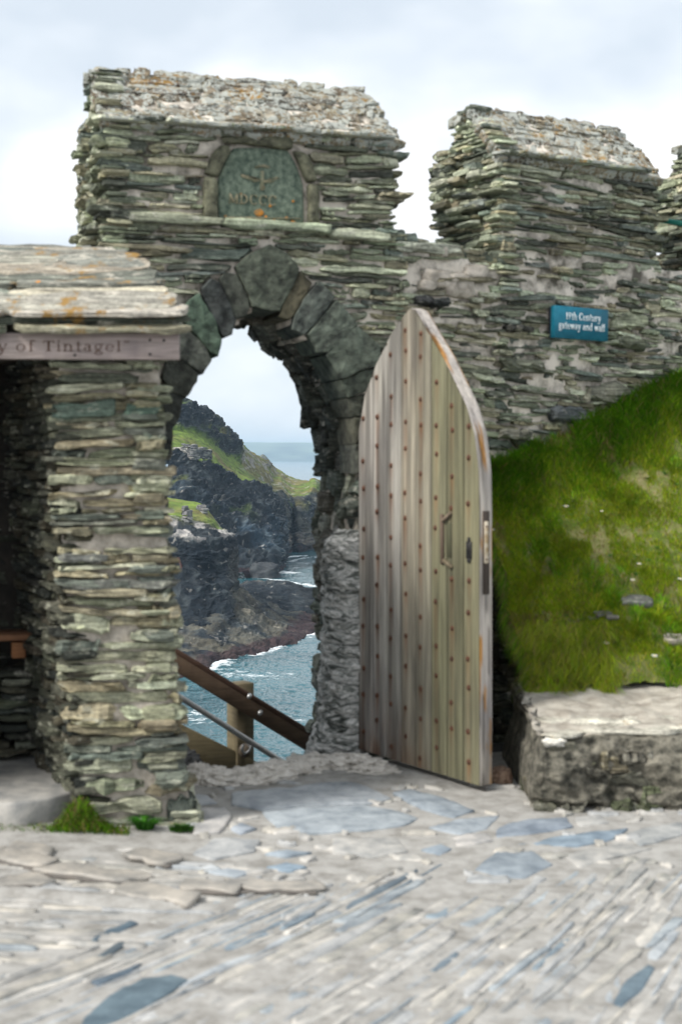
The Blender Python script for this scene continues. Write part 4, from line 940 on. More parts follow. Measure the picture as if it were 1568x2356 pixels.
# ground falling away behind the gateway down to the sea
b_ = MB(); X_, Y_ = np.meshgrid(np.linspace(-14, 10, 70), np.linspace(0, 1, 70)**2, indexing='ij')
YY = 7.15+Y_*62+np.clip(X_, -1.2, 2)*.35; PZ = np.interp(YY, [7, 7.5, 8.2, 10, 30, 70], [-.08, -.22, -.75, -2.0, -16, -30.5])+0*X_
PZ += (.25*fbm(np.stack([X_*.8, YY*.8, X_*0], -1), 4, 330)-.15)*sstep(7.6, 9, YY)*np.clip(YY/9, .3, 6)
b_.add(np.stack([X_, YY, PZ], -1).reshape(-1, 3), grid_quads(70, 70), None, (.07, .072, .07)); tag(b_.build('rocky_slope', TERR), kind='structure')
b_ = MB()
for i, (px, py, Y, r) in enumerate([(425, 1775, 8.6, .10), (440, 1790, 8.5, .07), (452, 1792, 8.4, .05), (415, 1760, 8.8, .1)]):
    blob(b_, at(px, py, Y), (r, r, r*.8), 340+i, .5, (.05, .05, .05), 0, 24, 16, 3.)
tag(b_.build('slope_rock', TERR), kind='structure')

# ================================================================ ledge of rock and grass bank on the right
MOSSY = m_simple('mossy_rock', (.028, .028, .022), (.30, .28, .225), 17, .9, 1., .03, vec=(1, 1, 1.3), lo=.36, hi=.72)
TOPR = m_simple('trodden_rock', (.24, .215, .18), (.47, .44, .38), 9, .9, .8, .02, vec=(.8, 1, 3))
lx0 = .855
ledg = thing('rock_ledge', 'low mossy stone ledge with pale trodden top below the grass bank', 'stone ledge', (1.6, 6.9, 0))
b_ = MB(); n1_, n2_ = 190, 90
S_ = np.linspace(0, 1, n1_); prof = np.array([(6.56, -.04), (6.50, .02), (6.485, .12), (6.48, .22), (6.52, .30), (6.60, .335), (6.80, .345), (7.1, .365), (7.45, .40), (7.7, .40)])
tt = np.linspace(0, len(prof)-1, n2_); py_ = np.interp(tt, range(len(prof)), prof[:, 0]); pz_ = np.interp(tt, range(len(prof)), prof[:, 1])
Xg = lx0+S_[:, None]*2.4+0*py_[None]; Yg = py_[None]+0*Xg+.10*(Xg-lx0)*0; Zg = pz_[None]+0*Xg
Xg = Xg+(.06*np.interp(Zg, [0, .34], [0, 1]))*(S_[:, None] < .02)
P_ = np.stack([Xg, Yg, Zg], -1); P_ = P_+.06*np.stack([fbm(P_*3, 5, 401), fbm(P_*6, 5, 402)*1.5, .5*fbm(P_*4, 5, 403)], -1)+(.045*ridged(P_*np.array([5, 5, 9]), 4, 404))[..., None]*np.array([0, -1, .5])
V = P_.reshape(-1, 3); qd = grid_quads(n1_, n2_)
topm = (tt[:-1] > 4.3); mi = np.tile(topm, n1_-1)
b_.add(V, qd[~mi], None, (1, 1, 1), 0); b_.add(V, qd[mi], None, (1, 1, 1), 1)
# left end cap
c0_ = P_[0]; capv = []; 
for k in range(7): capv.append(np.stack([c0_[:, 0]-.04*sin(k/6*pi)*0+0*k, np.clip(c0_[:, 1]+0, 0, 9)*(1-k/6)+7.6*k/6, c0_[:, 2]*(1-.0*k)], -1))
capv = np.array(capv); capv[1:, :, 0] += .03*fbm(capv[1:]*6, 3, 405)
b_.add(capv.reshape(-1, 3), grid_quads(7, n2_), None, (1, 1, 1), 0)
b_.build('rock_body', [MOSSY, TOPR], ledg)
b_ = MB(); PM = np.array([[.12, .115, .095], [.20, .19, .155], [.07, .068, .055], [.28, .26, .21], [.15, .13, .09], [.09, .10, .06]])
fill(b_, lambda s, z: np.array([lx0+.05+s+.05*z/.3, 6.415+.045*z/.3, z]), np.array([1., 0, 0]), B3, np.array([0, -1., 0]), -.02, .25, lambda z: [(0, 1.9)], hr=(.03, .075), lr=(.05, .26), pr=(-.045, .008), dep=.06, pal=PM, miss=.22, edge=.02, wave=.04, rough=1.7, tall=.2, seed=501, tilt=3.)
fill(b_, lambda s, z: np.array([lx0+.03+.05*z/.3, 6.50+s, z]), np.array([0, 1., 0]), B3, np.array([-1., 0, 0]), -.02, .22, lambda z: [(0, .9)], hr=(.03, .075), lr=(.05, .22), pr=(-.03, .02), dep=.06, pal=PM*.6, miss=.2, edge=.02, rough=1.7, seed=502, tilt=3.)
b_.build('rubble_face', SLATE, ledg, smooth=False)
b_ = MB()
for (px, py, Y, l, h_) in [(1500, 1615, 7.3, .30, .012), (1350, 1660, 6.75, .22, .012), (1480, 1680, 6.6, .22, .014), (1310, 1690, 6.56, .09, .010), (1540, 1650, 6.9, .2, .012), (1400, 1632, 7.05, .25, .010)]:
    slabs(b_, [at(px, py, Y)], (1, -.05, 0), (0.05, 1, 0), (0, 0, 1), l, .08, h_, (.50, .48, .43), rough=1.3)
blob(b_, at(1275, 1708, 6.49), (.05, .03, .018), 9, .4, (.62, .6, .57), 0)
b_.build('pale_slate_layer', ROOF, ledg)
# bank surface
def Yw(x): return 7.787+(x-.336)*.577-.01
def zw(x):
    s = (x-.336)/.866; return 1.44+.40*(s-.6)
def bank(x, y):
    y0 = 7.36+.04*np.sin(x*7); f = np.clip((y-y0)/(Yw(x)-y0), 0, 1.1)
    z = .36+(zw(x)-.36)*(.62*f**.8+.38*f**1.35)+.065*fbm(np.stack([x*3.5, y*3.5, x*0], -1), 4, 411)+.018*fbm(np.stack([x*14, y*14, x*0], -1), 2, 412)+.05*sstep(.75, 1., f)
    z = z+.07*np.exp(-((x-1.16)/.16)**2-((y-7.5)/.12)**2)
    return z
bx0_ = lambda y: .80+.16*np.clip((8.05-y)/.6, 0, 1.2)+.02*np.sin(y*23)
b_ = MB(); fx = np.linspace(0, 1, 150); fy = np.linspace(0, 1, 110); FX, FYY = np.meshgrid(fx, fy, indexing='ij')
X_ = .8+FX*2.6; Y_ = 7.36+FYY*(Yw(X_)-7.36); X_ = X_+(1-FX)**2*(bx0_(Y_)-.8); Z_ = bank(X_, Y_)
P_ = np.stack([X_, Y_, Z_], -1); b_.add(P_.reshape(-1, 3), grid_quads(150, 110))
sk = np.stack([P_[0]+np.array([.06, 0, -.12]), P_[0]+np.array([.14, 0, -.30]), P_[0]*np.array([1, 1, 0])+np.array([.16, 0, -.05])]); sk = np.concatenate([P_[:1], sk]); b_.add(sk.reshape(-1, 3), grid_quads(4, 110))
tag(b_.build('grass_bank', SOIL), kind='structure')
# wall below the bank, behind the door, slate colours darkened for the shade
b_ = MB(); sa2 = np.array([-.30, .954, 0.]); sn2 = np.array([-.954, -.30, 0.])
dw = thing('retaining_wall', 'shade-darkened slate wall in the gap between open door and ledge', 'wall', (1.05, 7.4, 0))
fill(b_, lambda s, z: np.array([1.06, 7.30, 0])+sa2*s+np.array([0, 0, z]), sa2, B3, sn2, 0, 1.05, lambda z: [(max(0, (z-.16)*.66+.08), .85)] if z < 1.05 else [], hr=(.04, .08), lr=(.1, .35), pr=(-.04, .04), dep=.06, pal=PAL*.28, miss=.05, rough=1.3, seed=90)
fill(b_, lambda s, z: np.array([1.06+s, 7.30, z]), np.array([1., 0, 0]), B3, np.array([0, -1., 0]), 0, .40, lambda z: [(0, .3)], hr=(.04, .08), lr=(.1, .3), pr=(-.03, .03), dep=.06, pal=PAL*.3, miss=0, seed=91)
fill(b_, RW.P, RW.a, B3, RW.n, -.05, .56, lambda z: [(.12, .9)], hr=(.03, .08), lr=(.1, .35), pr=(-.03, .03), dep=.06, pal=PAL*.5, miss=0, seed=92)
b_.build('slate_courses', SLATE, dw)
b_ = MB(); box(b_, RW.P(.85, .1, -.2), RW.a, RW.n, B3, .5, .12, .6, (.1, .1, .1)); b_.build('mortar_bed', m_simple('shade_dark_earth', (.015, .014, .012), (.04, .036, .03), 12), dw)  # bed coloured near black for the shade in the gap
b_ = MB(); blob(b_, at(1150, 1793, 6.98), (.055, .05, .058), 77, .25, (1, 1, 1), 0, 30, 20, 3.); tag(b_.build('round_stone', m_simple('reddish_porous_stone', (.13, .07, .045), (.42, .30, .22), 45, .95, 1., .01)), 'rough reddish-brown round stone on the ground just right of the door foot', 'stone')
# ---- grass
def bladecol(n, base, var=.22):
    c = np.array(base)[rng.integers(0, len(base), n)]; return np.clip(c*(1+var*rng.normal(size=(n, 1)))*(1+.06*rng.normal(size=(n, 3))), .003, 1)
GR = [(.20, .32, .012), (.27, .39, .014), (.15, .27, .012), (.33, .40, .02), (.36, .35, .04)]
DG = [(.055, .15, .008), (.085, .21, .010), (.12, .27, .012), (.16, .31, .015)]
DRY = [(.34, .26, .11), (.25, .21, .08), (.19, .19, .05), (.29, .20, .10)]
b_ = MB()
n_ = 130000; fx = rng.uniform(0, 1, n_)**1.15; x = .80+fx*1.75; y0 = 7.36; fy = rng.uniform(0, 1, n_); y = y0+fy*(Yw(x)-y0); ok = (x > bx0_(y)-.0); x, y, fy = x[ok], y[ok], fy[ok]; n_ = len(x)
z = bank(x, y); patch = fbm(np.stack([x*7, y*7, x*0], -1), 4, 421); bare = (patch+.35*np.exp(-((x-1.55)/.35)**2-((fy-.33)/.2)**2) > .26)
keep_ = ~(bare & (rng.random(n_) < .72)) & ~((fy < .07) & (x > 1.3) & (rng.random(n_) < .7)); x, y, z, fy, patch, bare = [a[keep_] for a in (x, y, z, fy, patch, bare)]; n_ = len(x)
near = sstep(.74, .93, fy+.10*fbm(np.stack([x*5, y*5, x*0], -1), 2, 5))
clump = sstep(.0, .35, fbm(np.stack([x*9, y*9, x*0+3], -1), 3, 431)); Lg = (.020+.025*rng.random(n_)+.035*clump)*(1-near)+near*(.08+.15*rng.random(n_)); Lg *= np.where(bare, .7, 1)
Lg += .05*np.exp(-((x-1.16)/.2)**2-((y-7.48)/.14)**2)+.03*sstep(.95, .85, x)
cg = np.where(near[:, None] > rng.random((n_, 1)), bladecol(n_, DG), bladecol(n_, GR)); dry = (rng.random(n_) < np.where(bare, .6, .10+.5*(x < 1.25)*(fy < .3)))
cg = np.where(dry[:, None], bladecol(n_, DRY), cg)
ln = np.stack([rng.normal(size=n_)*.35-.15, rng.normal(size=n_)*.3-.45, -.30*near+.0*x], -1)
blades(b_, np.stack([x, y, z-.006], -1), Lg, ln, .0016+.0012*rng.random(n_)+.001*near, cg)
# tussocks and broad-leaved weeds
for k in range(75):
    xc = random.uniform(.95, 2.45); fc = random.choice((random.uniform(.6, .98), random.uniform(.02, .25), random.uniform(.1, .9))); yc = 7.36+fc*(Yw(xc)-7.36)
    m_ = 130; a = rng.uniform(0, 2*pi, m_); r_ = .045*np.sqrt(rng.random(m_)); xx = xc+r_*np.cos(a); yy = yc+r_*np.sin(a); zz = bank(xx, yy); sc_k = random.uniform(.6, 1.1)
    blades(b_, np.stack([xx, yy, zz-.01], -1), sc_k*rng.uniform(.06, .15, m_), np.stack([.6*np.cos(a), -.35+.5*np.sin(a), -.25+0*a], -1), .0022, bladecol(m_, DG if fc > .5 or k % 3 else GR)*(1. if k % 4 else 1.25))
for k in range(60):
    xc = random.uniform(.95, 2.45); fc = random.uniform(.05, .8); yc = 7.36+fc*(Yw(xc)-7.36); m_ = 16; a = rng.uniform(0, 2*pi, m_); zz = float(bank(np.array(xc), np.array(yc)))
    blades(b_, np.array([[xc, yc, zz]]*m_), rng.uniform(.02, .045, m_), np.stack([1.*np.cos(a), -.2+.9*np.sin(a), -.3+0*a], -1), .006, bladecol(m_, [(.14, .27, .07), (.10, .22, .05)]))
# tuft hanging over the edge above the dark gap
n_ = 9000; yy = rng.uniform(7.34, 8.0, n_); xx = bx0_(yy)+rng.uniform(-.02, .14, n_); zz = bank(xx, yy)
blades(b_, np.stack([xx, yy, zz-.02], -1), rng.uniform(.05, .12, n_), np.stack([-.35-.3*rng.random(n_), -.25+.3*rng.normal(size=n_), -1.15-.7*rng.random(n_)], -1), .0022, np.where(rng.random((n_, 1)) < .35, bladecol(n_, DRY)*.7, bladecol(n_, DG)))
n_ = 9000; xx = rng.uniform(1.0, 1.42, n_); yy = rng.uniform(7.33, 7.60, n_); zz = bank(xx, yy)
blades(b_, np.stack([xx, yy, zz-.01], -1), rng.uniform(.06, .16, n_), np.stack([-.25+.4*rng.normal(size=n_), -.9+.2*rng.normal(size=n_), -.75-.5*rng.random(n_)], -1), .0020, np.where(rng.random((n_, 1)) < .22, bladecol(n_, DRY), bladecol(n_, GR)))
tag(b_.build('grass', GRASS), kind='stuff')
# ---- stones in the turf and daisies
def onbank(px, py):
    for Y in np.linspace(7.34, 9.2, 900):
        p = at(px, py, Y)
        if p[2] <= float(bank(np.array(p[0]), np.array(p[1]))): return p
    return at(px, py, 7.4)
for (px, py, l, h_, c, lab) in [(1462, 1387, .085, .014, (.15, .155, .15), 'largest dark slate lying in the turf of the bank'), (1385, 1416, .045, .010, (.13, .13, .12), 'small dark slate in the turf left of the largest slate'), (1365, 1428, .03, .012, (.2, .19, .18), 'small grey stone low in the worn turf'), (1408, 1425, .035, .008, (.16, .15, .14), 'thin flat slate below the largest slate in the turf'), (1556, 1482, .06, .03, (.42, .38, .34), 'pale pinkish stone at the right edge of the bank')]:
    b_ = MB(); p = onbank(px, py)+np.array([0, -.01, .012]); slabs(b_, [p], (1, .1, .0), (-.1, .8, .5), (0, -.5, .85), l, l*.45, h_, c, rough=1.3); tag(b_.build('loose_slate', SLATE), lab, 'stone', 'loose stones in the turf')
WP = m_flat('white_petal', (.80, .80, .80)); YC = m_flat('yellow_disc', (.65, .42, .03))
fl0 = None
DZ = [(1131, 1230, 'white daisy beside the door edge, halfway up the grass bank'), (1300, 1176, 'white daisy highest on the open turf, left of centre'), (1381, 1187, 'tiny white daisy high on the turf, right of the highest daisy'), (1467, 1308, 'white daisy near the middle right of the bank, above the slate'), (1452, 1345, 'smaller white daisy just above the largest slate'), (1392, 1490, 'white daisy low on the bank, left of the lowest daisy'), (1502, 1520, 'lowest white daisy on the bank, above the ledge'), (1560, 1343, 'white daisy cut by the right picture edge')]
for i, (px, py, lab) in enumerate(DZ):
    p = onbank(px, py)+np.array([0, -.03, .028]); r = [.012, .013, .009, .011, .012, .014, .014, .012][i]
    if fl0 is None:
        fl0 = thing('daisy', lab, 'flower', tuple(p), 'daisies in the grass')
        b_ = MB(); n_ = 12; V = []; q_ = []
        for k in range(n_):
            a = 2*pi*k/n_; d = np.array([cos(a), sin(a)*.8, .25*sin(a)+.1]); s_ = np.array([-sin(a), cos(a)*.8, 0])*.2
            V += [p+.01*d*.15, p+.018*(d*.6-s_), p+.018*d, p+.018*(d*.6+s_)]; q_.append((4*k, 4*k+1, 4*k+2, 4*k+3))
        b_.add(V, q_); b_.build('petals', WP, fl0)
        b_ = MB(); blob(b_, p+np.array([0, -.0005, .002]), (.004, .004, .0025), 1, .02, (1, 1, 1), 0, 10, 8); b_.build('flower_centre', YC, fl0)
        b_ = MB(); tube(b_, [p-np.array([0, 0, .04]), p], .0008, 5); b_.build('stem', m_flat('stem_green', (.06, .12, .02)), fl0)
        o = fl0
    else:
        o = fl0.copy(); COL.objects.link(o); o.location = p; o['label'] = lab; o.scale = (r/.012,)*3
        for ch in list(fl0.children): c = ch.copy(); COL.objects.link(c); c.parent = o
# ---- weeds at the pillar foot
b_ = MB(); n_ = 260; a = rng.uniform(0, 2*pi, n_); p0 = ground(333, 1908, .0); bs = p0+np.stack([.035*np.cos(a), .03*np.sin(a), 0*a], -1)*rng.random((n_, 1))
blades(b_, bs, rng.uniform(.05, .13, n_), np.stack([.8*np.cos(a), .6*np.sin(a)-.2, -.35+0*a], -1), .006, bladecol(n_, [(.03, .11, .012), (.045, .15, .018), (.025, .085, .012)])); tag(b_.build('green_weed', GRASS), 'bright green spiky weed at the foot of the shelter pillar', 'plant')
b_ = MB(); n_ = 500; a = rng.uniform(0, 2*pi, n_); p0 = ground(418, 1912, .0); bs = p0+np.stack([.05*np.cos(a), .03*np.sin(a), 0*a], -1)*rng.random((n_, 1))
blades(b_, bs, rng.uniform(.02, .05, n_), np.stack([.5*np.cos(a), .4*np.sin(a), -.1+0*a], -1), .003, bladecol(n_, [(.02, .06, .01), (.03, .08, .012)])); tag(b_.build('low_cushion_plant', GRASS), 'small dark green cushion plant at the right corner of the pillar foot', 'plant')
b_ = MB(); n_ = 2600; px_ = rng.uniform(-20, 300, n_); px_[:1400] = rng.normal(185, 30, 1400); yy = 6.0+rng.random(n_)*.12; xx = (px_-CX)/F*yy
zz = .01+.13*rng.random(n_)*np.exp(-((px_-190)/42)**2)
blades(b_, np.stack([xx, yy-.03, zz-.01], -1), rng.uniform(.03, .11, n_), np.stack([.3*rng.normal(size=n_), -.3+.3*rng.normal(size=n_), -.3-.4*rng.random(n_)], -1), .0025, np.where(rng.random((n_, 1)) < .30, bladecol(n_, DRY)*.55, bladecol(n_, DG)*.7)); tag(b_.build('step_grass', GRASS), kind='stuff')

# ================================================================ timber rail beyond the arch
rail = thing('timber_handrail', 'dark brown timber stair railing with steel pipe descending beyond the gateway', 'railing', tuple(at(552, 1790, 9.6)))
def beam(name, pa, pb, hy, hz, c, m_, parent, bev=.008):
    b_ = MB(); pa, pb = np.array(pa), np.array(pb); d = pb-pa; l = np.linalg.norm(d); d /= l; sd = np.cross(d, B3); sd /= np.linalg.norm(sd); up = np.cross(sd, d); box(b_, (pa+pb)/2, d, sd, up, l/2, hy, hz, c, bev=bev); return b_.build(name, m_, parent)
RB = (.095, .055, .035)
beam('top_rail', at(340, 1482, 9.25), at(740, 1727, 9.75), .025, .058, (.085, .057, .038), RAILW, rail)
beam('rail_cap', at(340, 1461, 9.27), at(740, 1704, 9.77), .046, .020, (.055, .030, .020), RAILW, rail)
b_ = MB()
pc = at(552, 1690, 9.62); box(b_, at(552, 1700, 9.66)+np.array([0, .03, 0]), (cos(.62), sin(.62), 0), (-sin(.62), cos(.62), 0), B3, .068, .068, .38, (.14, .115, .07), bev=.006)
b_.build('post', RAILW, rail)
beam('lower_board', at(350, 1668, 9.4), at(640, 1812, 9.75), .022, .088, (.115, .095, .055), RAILW, rail)
b_ = MB(); tube(b_, [at(340, 1560, 9.05), at(420, 1608, 9.12), at(664, 1763, 9.42), at(720, 1800, 9.5)], .019, 14); pipe = b_.build('steel_pipe', STEEL, rail)
b_ = MB(); 
ps = [at(560, 1714, 9.30), at(556, 1726, 9.33), at(562, 1735, 9.36), at(574, 1728, 9.36), at(580, 1712, 9.34)]; tube(b_, ps, .009, 8); b_.build('pipe_bracket', STEEL, rail)
b_ = MB(); c_ = at(562, 1728, 9.45); tube(b_, [c_-np.array([0, .02, 0]), c_+np.array([0, .06, 0])], .040, 16); b_.build('bracket_plate', m_flat('bronze_plate', (.09, .07, .05), .5), rail)
for (px, py) in [(573, 1603), (598, 1641)]:
    b_ = MB(); c_ = at(px, py, 9.44 if px < 580 else 9.48); tube(b_, [c_+np.array([0, -.012, 0]), c_+np.array([0, .05, 0])], .015, 12); b_.build('bolt', STEEL, rail)
# green rail right of the second merlon
b_ = MB(); tube(b_, [at(1495, 502, 9.1), at(1625, 523, 8.92)], .018, 10); tag(b_.build('green_rail', m_flat('green_rail_paint', (.02, .17, .13), .5)), 'thin dark green metal rail between the two right merlons', 'rail')

# ================================================================ coast seen through the arch
SEA = EYE-30.0
d5 = lambda cx, cy: (373.9+cx*.2568, 891.6+cy*.2568)
def seaY(py): return 30.0*F/(py-HY)
def loft(name, rows, nu, nv, amp, colf, seed=0, strata=(.16, .16, .5), vpos=None, label=None, ctrl=None):
    """rows: lists of 3D points (equal lengths) top to bottom; columns and rows interpolated smoothly, then weathered"""
    R_ = np.array(rows, float); nr, ncl = R_.shape[:2]
    def cat(x, P, n):   # Catmull-Rom style resample along axis 0
        t = np.linspace(0, len(P)-1-1e-6, n); i = t.astype(int); f = (t-i)[:, None, None]; g = lambda k: P[np.clip(k, 0, len(P)-1)]
        a, b, c, d = g(i-1), g(i), g(i+1), g(i+2); h = .35
        m0 = (c-a)*h; m1 = (d-b)*h
        return (2*f**3-3*f**2+1)*b+(f**3-2*f**2+f)*m0+(-2*f**3+3*f**2)*c+(f**3-f**2)*m1
    G = cat(None, R_, nv); G = np.swapaxes(cat(None, np.swapaxes(G, 0, 1), nu), 0, 1)      # nv x nu
    du = np.gradient(G, axis=1); dv_ = np.gradient(G, axis=0); N = np.cross(du, dv_); N /= (np.linalg.norm(N, axis=2, keepdims=True)+1e-9)
    s = np.sign((N*(np.array([0, 0, EYE])-G)).sum(2, keepdims=True)); N = N*np.where(s == 0, 1, s)
    vv = np.linspace(0, nr-1, nv)[:, None]+0*G[..., 0]; uu = np.linspace(0, ncl-1, nu)[None]+0*vv
    Q = G*np.array(strata); big = ridged(Q*.55, 4, seed); med = ridged(Q*2.1+7, 4, seed+3); fine = fbm(G*np.array([.8, .5, 1.4]), 4, seed+6)
    hard, C = colf(G, uu, vv, big, med, fine, seed)
    A = amp*(hard*(.85*big+.24*med)+.06*fine)+hard*fine*.25
    G = G+N*A[..., None]
    b_ = MB(); b_.add(G.reshape(-1, 3), grid_quads(nv, nu), None, np.clip(C, .004, 1).reshape(-1, 3))
    return b_
def lerp(a, b, f): return a*(1-f[..., None])+b*f[..., None]
GRC = np.array([.115, .17, .024]); GRD = np.array([.15, .135, .045]); RKD = np.array([.006, .011, .017]); RKM = np.array([.038, .047, .052]); RKW = np.array([.27, .26, .24]); RKB = np.array([.16, .12, .08]); WEED = np.array([.034, .018, .020])
def tide(G, C, top, wob): 
    h = G[..., 2]-SEA; f = sstep(top, top*.4, h+wob); return lerp(C, np.broadcast_to(WEED, C.shape), f*.85)
def rockcol(G, big, med, fine, seed, light=.5):
    v = fbm(G*np.array([.35, .25, .18]), 5, seed+31); st = fbm(G*np.array([1.3, .5, .25]), 4, seed+33); f = sstep(-.25, .45, v*.8+st*.5+light-.5)
    C = lerp(np.broadcast_to(RKD, G.shape), np.broadcast_to(RKM, G.shape), f); w_ = sstep(.42, .60, fbm(G*np.array([.9, .6, 1.6]), 4, seed+35)+.15*light)
    return lerp(C, np.broadcast_to(RKW, G.shape), w_*.55)
A5 = lambda cx, cy, Y: at(*d5(cx, cy), Y)
# --- main cliff
colsB = [[(40, 20, 425), (40, 380, 400), (40, 600, 380), (40, 1000, 365), (40, 1700, 345)],
         [(190, 120, 430), (190, 400, 405), (190, 610, 385), (200, 1000, 365), (200, 1700, 345)],
         [(330, 225, 440), (320, 430, 412), (320, 660, 388), (330, 1050, 368), (330, 1700, 346)],
         [(470, 320, 455), (450, 510, 420), (480, 740, 392), (480, 1100, 372), (480, 1700, 347)],
         [(560, 410, 470), (560, 600, 430), (620, 850, 396), (640, 1150, 375), (650, 1720, 348)],
         [(690, 510, 500), (700, 700, 445), (780, 885, 402), (800, 1150, 380), (780, 1740, 350)],
         [(760, 570, 520), (820, 800, 455), (890, 905, 410), (930, 1150, 385), (880, 1760, 352)],
         [(860, 630, 545), (900, 850, 465), (955, 935, 420), (1005, 1170, 392), (960, 1680, 358)],
         [(930, 675, 560), (950, 880, 480), (980, 965, 440), (1030, 1200, 402), (1045, 1600, 390)],
         [(990, 720, 580), (1000, 930, 505), (1010, 1010, 470), (1050, 1250, 440), (1060, 1520, 440)]]
rowsB = [[A5(*c[r]) for c in colsB] for r in range(5)]
back = [[p+np.array([-20, 60, -14]) for p in rowsB[0]]]
def colB(G, u, v, big, med, fine, seed):
    v = v-1
    wob = .22*fbm(G*np.array([.05, .03, .05]), 4, seed+41)+.10*fine
    vv_ = v+wob
    grass = sstep(.80, 1.02, vv_)*sstep(2.12, 1.95, vv_)                 # the steep green strip
    grass = np.maximum(grass, sstep(-.1, .2, vv_)*sstep(.85, .5, vv_)*sstep(-.05, .25, fbm(G*.07, 3, seed+43)+.1)*sstep(5.2, 3.4, u)*.9)
    far = sstep(4.2, 5.2, u)*sstep(1.5, 1.0, vv_)
    grass = np.maximum(grass, sstep(2.1, 2.9, vv_)*0+far*.85)
    patch = sstep(.28, .42, fbm(G*np.array([.12, .08, .2]), 4, seed+45))*sstep(3.2, 2.3, vv_)*.9; grass = np.maximum(grass, patch)
    crag = sstep(-.1, 0.1, vv_)*sstep(.95, .7, vv_)*sstep(.02, .16, fbm(G*np.array([.06, .04, .09]), 4, seed+46)+.22*sstep(4.6, 2.2, u)-.08*far); grass = grass*(1-crag*(1-far*.7))
    C = rockcol(G, big, med, fine, seed, .45)
    C = lerp(C, C*1.5+np.array([.01, .02, .03]), sstep(2.6, 3.1, v)*sstep(.0, .4, fbm(G*np.array([.12, .1, .05]), 3, 47))*sstep(3.9, 3.4, v))
    g_ = lerp(np.broadcast_to(GRC, G.shape), np.broadcast_to(GRD, G.shape), sstep(-.15, .4, fbm(G*.12, 4, seed+48)+.35*far))
    g_ = g_*(1+.35*fbm(G*np.array([.6, .4, .6]), 3, seed+49)[..., None])
    scree = far*sstep(.12, .30, fbm(G*np.array([.5, .2, .5]), 4, 50)+.22*np.exp(-((v-.45)/.25)**2)); g_ = lerp(g_, np.broadcast_to(RKW, G.shape), scree*.85)
    C = lerp(C, g_, grass); C = tide(G, C, 1.4, fine); return 1-.88*grass, C
tag(loft('c', back+rowsB, 620, 620, 3.2, colB, 500).build('main_cliff', TERR), kind='structure')
# --- far cliff with the cave
cl = [(940, 690, 600, 455), (1000, 715, 600, 455), (1060, 750, 590, 460), (1100, 780, 590, 462), (1150, 805, 590, 462), (1190, 825, 585, 466), (1215, 832, 585, 466), (1260, 842, 580, 468), (1310, 850, 575, 468), (1340, 828, 570, 470), (1375, 832, 570, 474), (1410, 850, 575, 480), (1470, 890, 580, 490)]
brow = [(940, 960), (1010, 950), (1060, 930), (1100, 960), (1150, 985), (1190, 985), (1215, 975), (1260, 965), (1310, 930), (1340, 900), (1375, 900), (1410, 930), (1470, 950)]
foot = [1530, 1515, 1500, 1490, 1480, 1478, 1476, 1470, 1460, 1452, 1445, 1440, 1435]
rc = [0, 0, 0, 0, 26, 26, 0, 0, 3, 6, 3, 5, 5]
rC = [[], [], [], [], [], []]
for i, (cx, cy, Yr, Yb) in enumerate(cl):
    py = d5(cx, foot[i])[1]; Yf = seaY(py)
    rC[0].append(A5(cx, cy, Yr)+np.array([0, 60, -15])); rC[1].append(A5(cx, cy, Yr)); rC[2].append(A5(*brow[i], Yf+36))
    rC[3].append(A5(cx, 1130, Yf+16+rc[i]*.3)); rC[4].append(A5(cx, 1300, Yf+8+rc[i])); rC[5].append(A5(cx, foot[i]+14, Yf-1+rc[i]))
def colC(G, u, v, big, med, fine, seed):
    wob = .25*fbm(G*np.array([.05, .03, .05]), 4, seed+41)+.15*fine; vv_ = v+wob
    grass = sstep(2.35, 1.9, vv_); grass = np.maximum(grass, sstep(.2, .4, fbm(G*np.array([.1, .08, .15]), 3, seed+4))*sstep(3.2, 2.4, vv_)*.8)
    C = rockcol(G, big, med, fine, seed, .65); C = lerp(C, C*.8+np.array([.05, .045, .03]), sstep(.0, .4, fbm(G*np.array([.2, .1, .04]), 3, 61)))
    pale = sstep(5.2, 4.2, np.abs(v*0+(G[..., 2]-SEA)-4.5)+3)*.0
    band = sstep(5.5, 4., G[..., 2]-SEA)*sstep(1.5, 2.4, G[..., 2]-SEA); C = lerp(C, np.broadcast_to(np.array([.20, .17, .145]), G.shape), band*.6)
    g_ = lerp(np.broadcast_to(GRC*.9, G.shape), np.broadcast_to(GRD, G.shape), sstep(-.3, .3, fbm(G*.1, 4, seed+48))); sc_ = sstep(.18, .34, fbm(G*np.array([.4, .2, .5]), 4, 52)); g_ = lerp(g_, np.broadcast_to(RKW, G.shape), sc_*.7)
    C = lerp(C, g_, grass); C = tide(G, C, 1.8, fine); return 1-.75*grass, C
tag(loft('c', rC, 420, 460, 2.6, colC, 520).build('far_cliff', TERR), kind='structure')
# --- near knoll
kn = [[(365, 1143, 268), (365, 1225, 240), (365, 1290, 236), (365, 1370, 230), (365, 1460, 220)],
      [(435, 1153, 266), (440, 1238, 239), (440, 1300, 235), (442, 1370, 229), (445, 1462, 219)],
      [(462, 1160, 265), (470, 1240, 240), (470, 1310, 236), (472, 1370, 230), (478, 1455, 221)],
      [(482, 1185, 264), (495, 1243, 241), (497, 1320, 237), (500, 1380, 231), (505, 1440, 224)],
      [(498, 1212, 264), (518, 1246, 244), (520, 1320, 239), (522, 1375, 234), (528, 1425, 229)],
      [(515, 1243, 266), (531, 1253, 250), (533, 1320, 246), (535, 1370, 242), (542, 1400, 240)],
      [(528, 1250, 285), (534, 1262, 268), (534, 1320, 264), (536, 1370, 260), (546, 1390, 258)]]
rK = [[at(*c[r]) for c in kn] for r in range(5)]; bK = [[p+np.array([-12, 22, -6]) for p in rK[0]]]
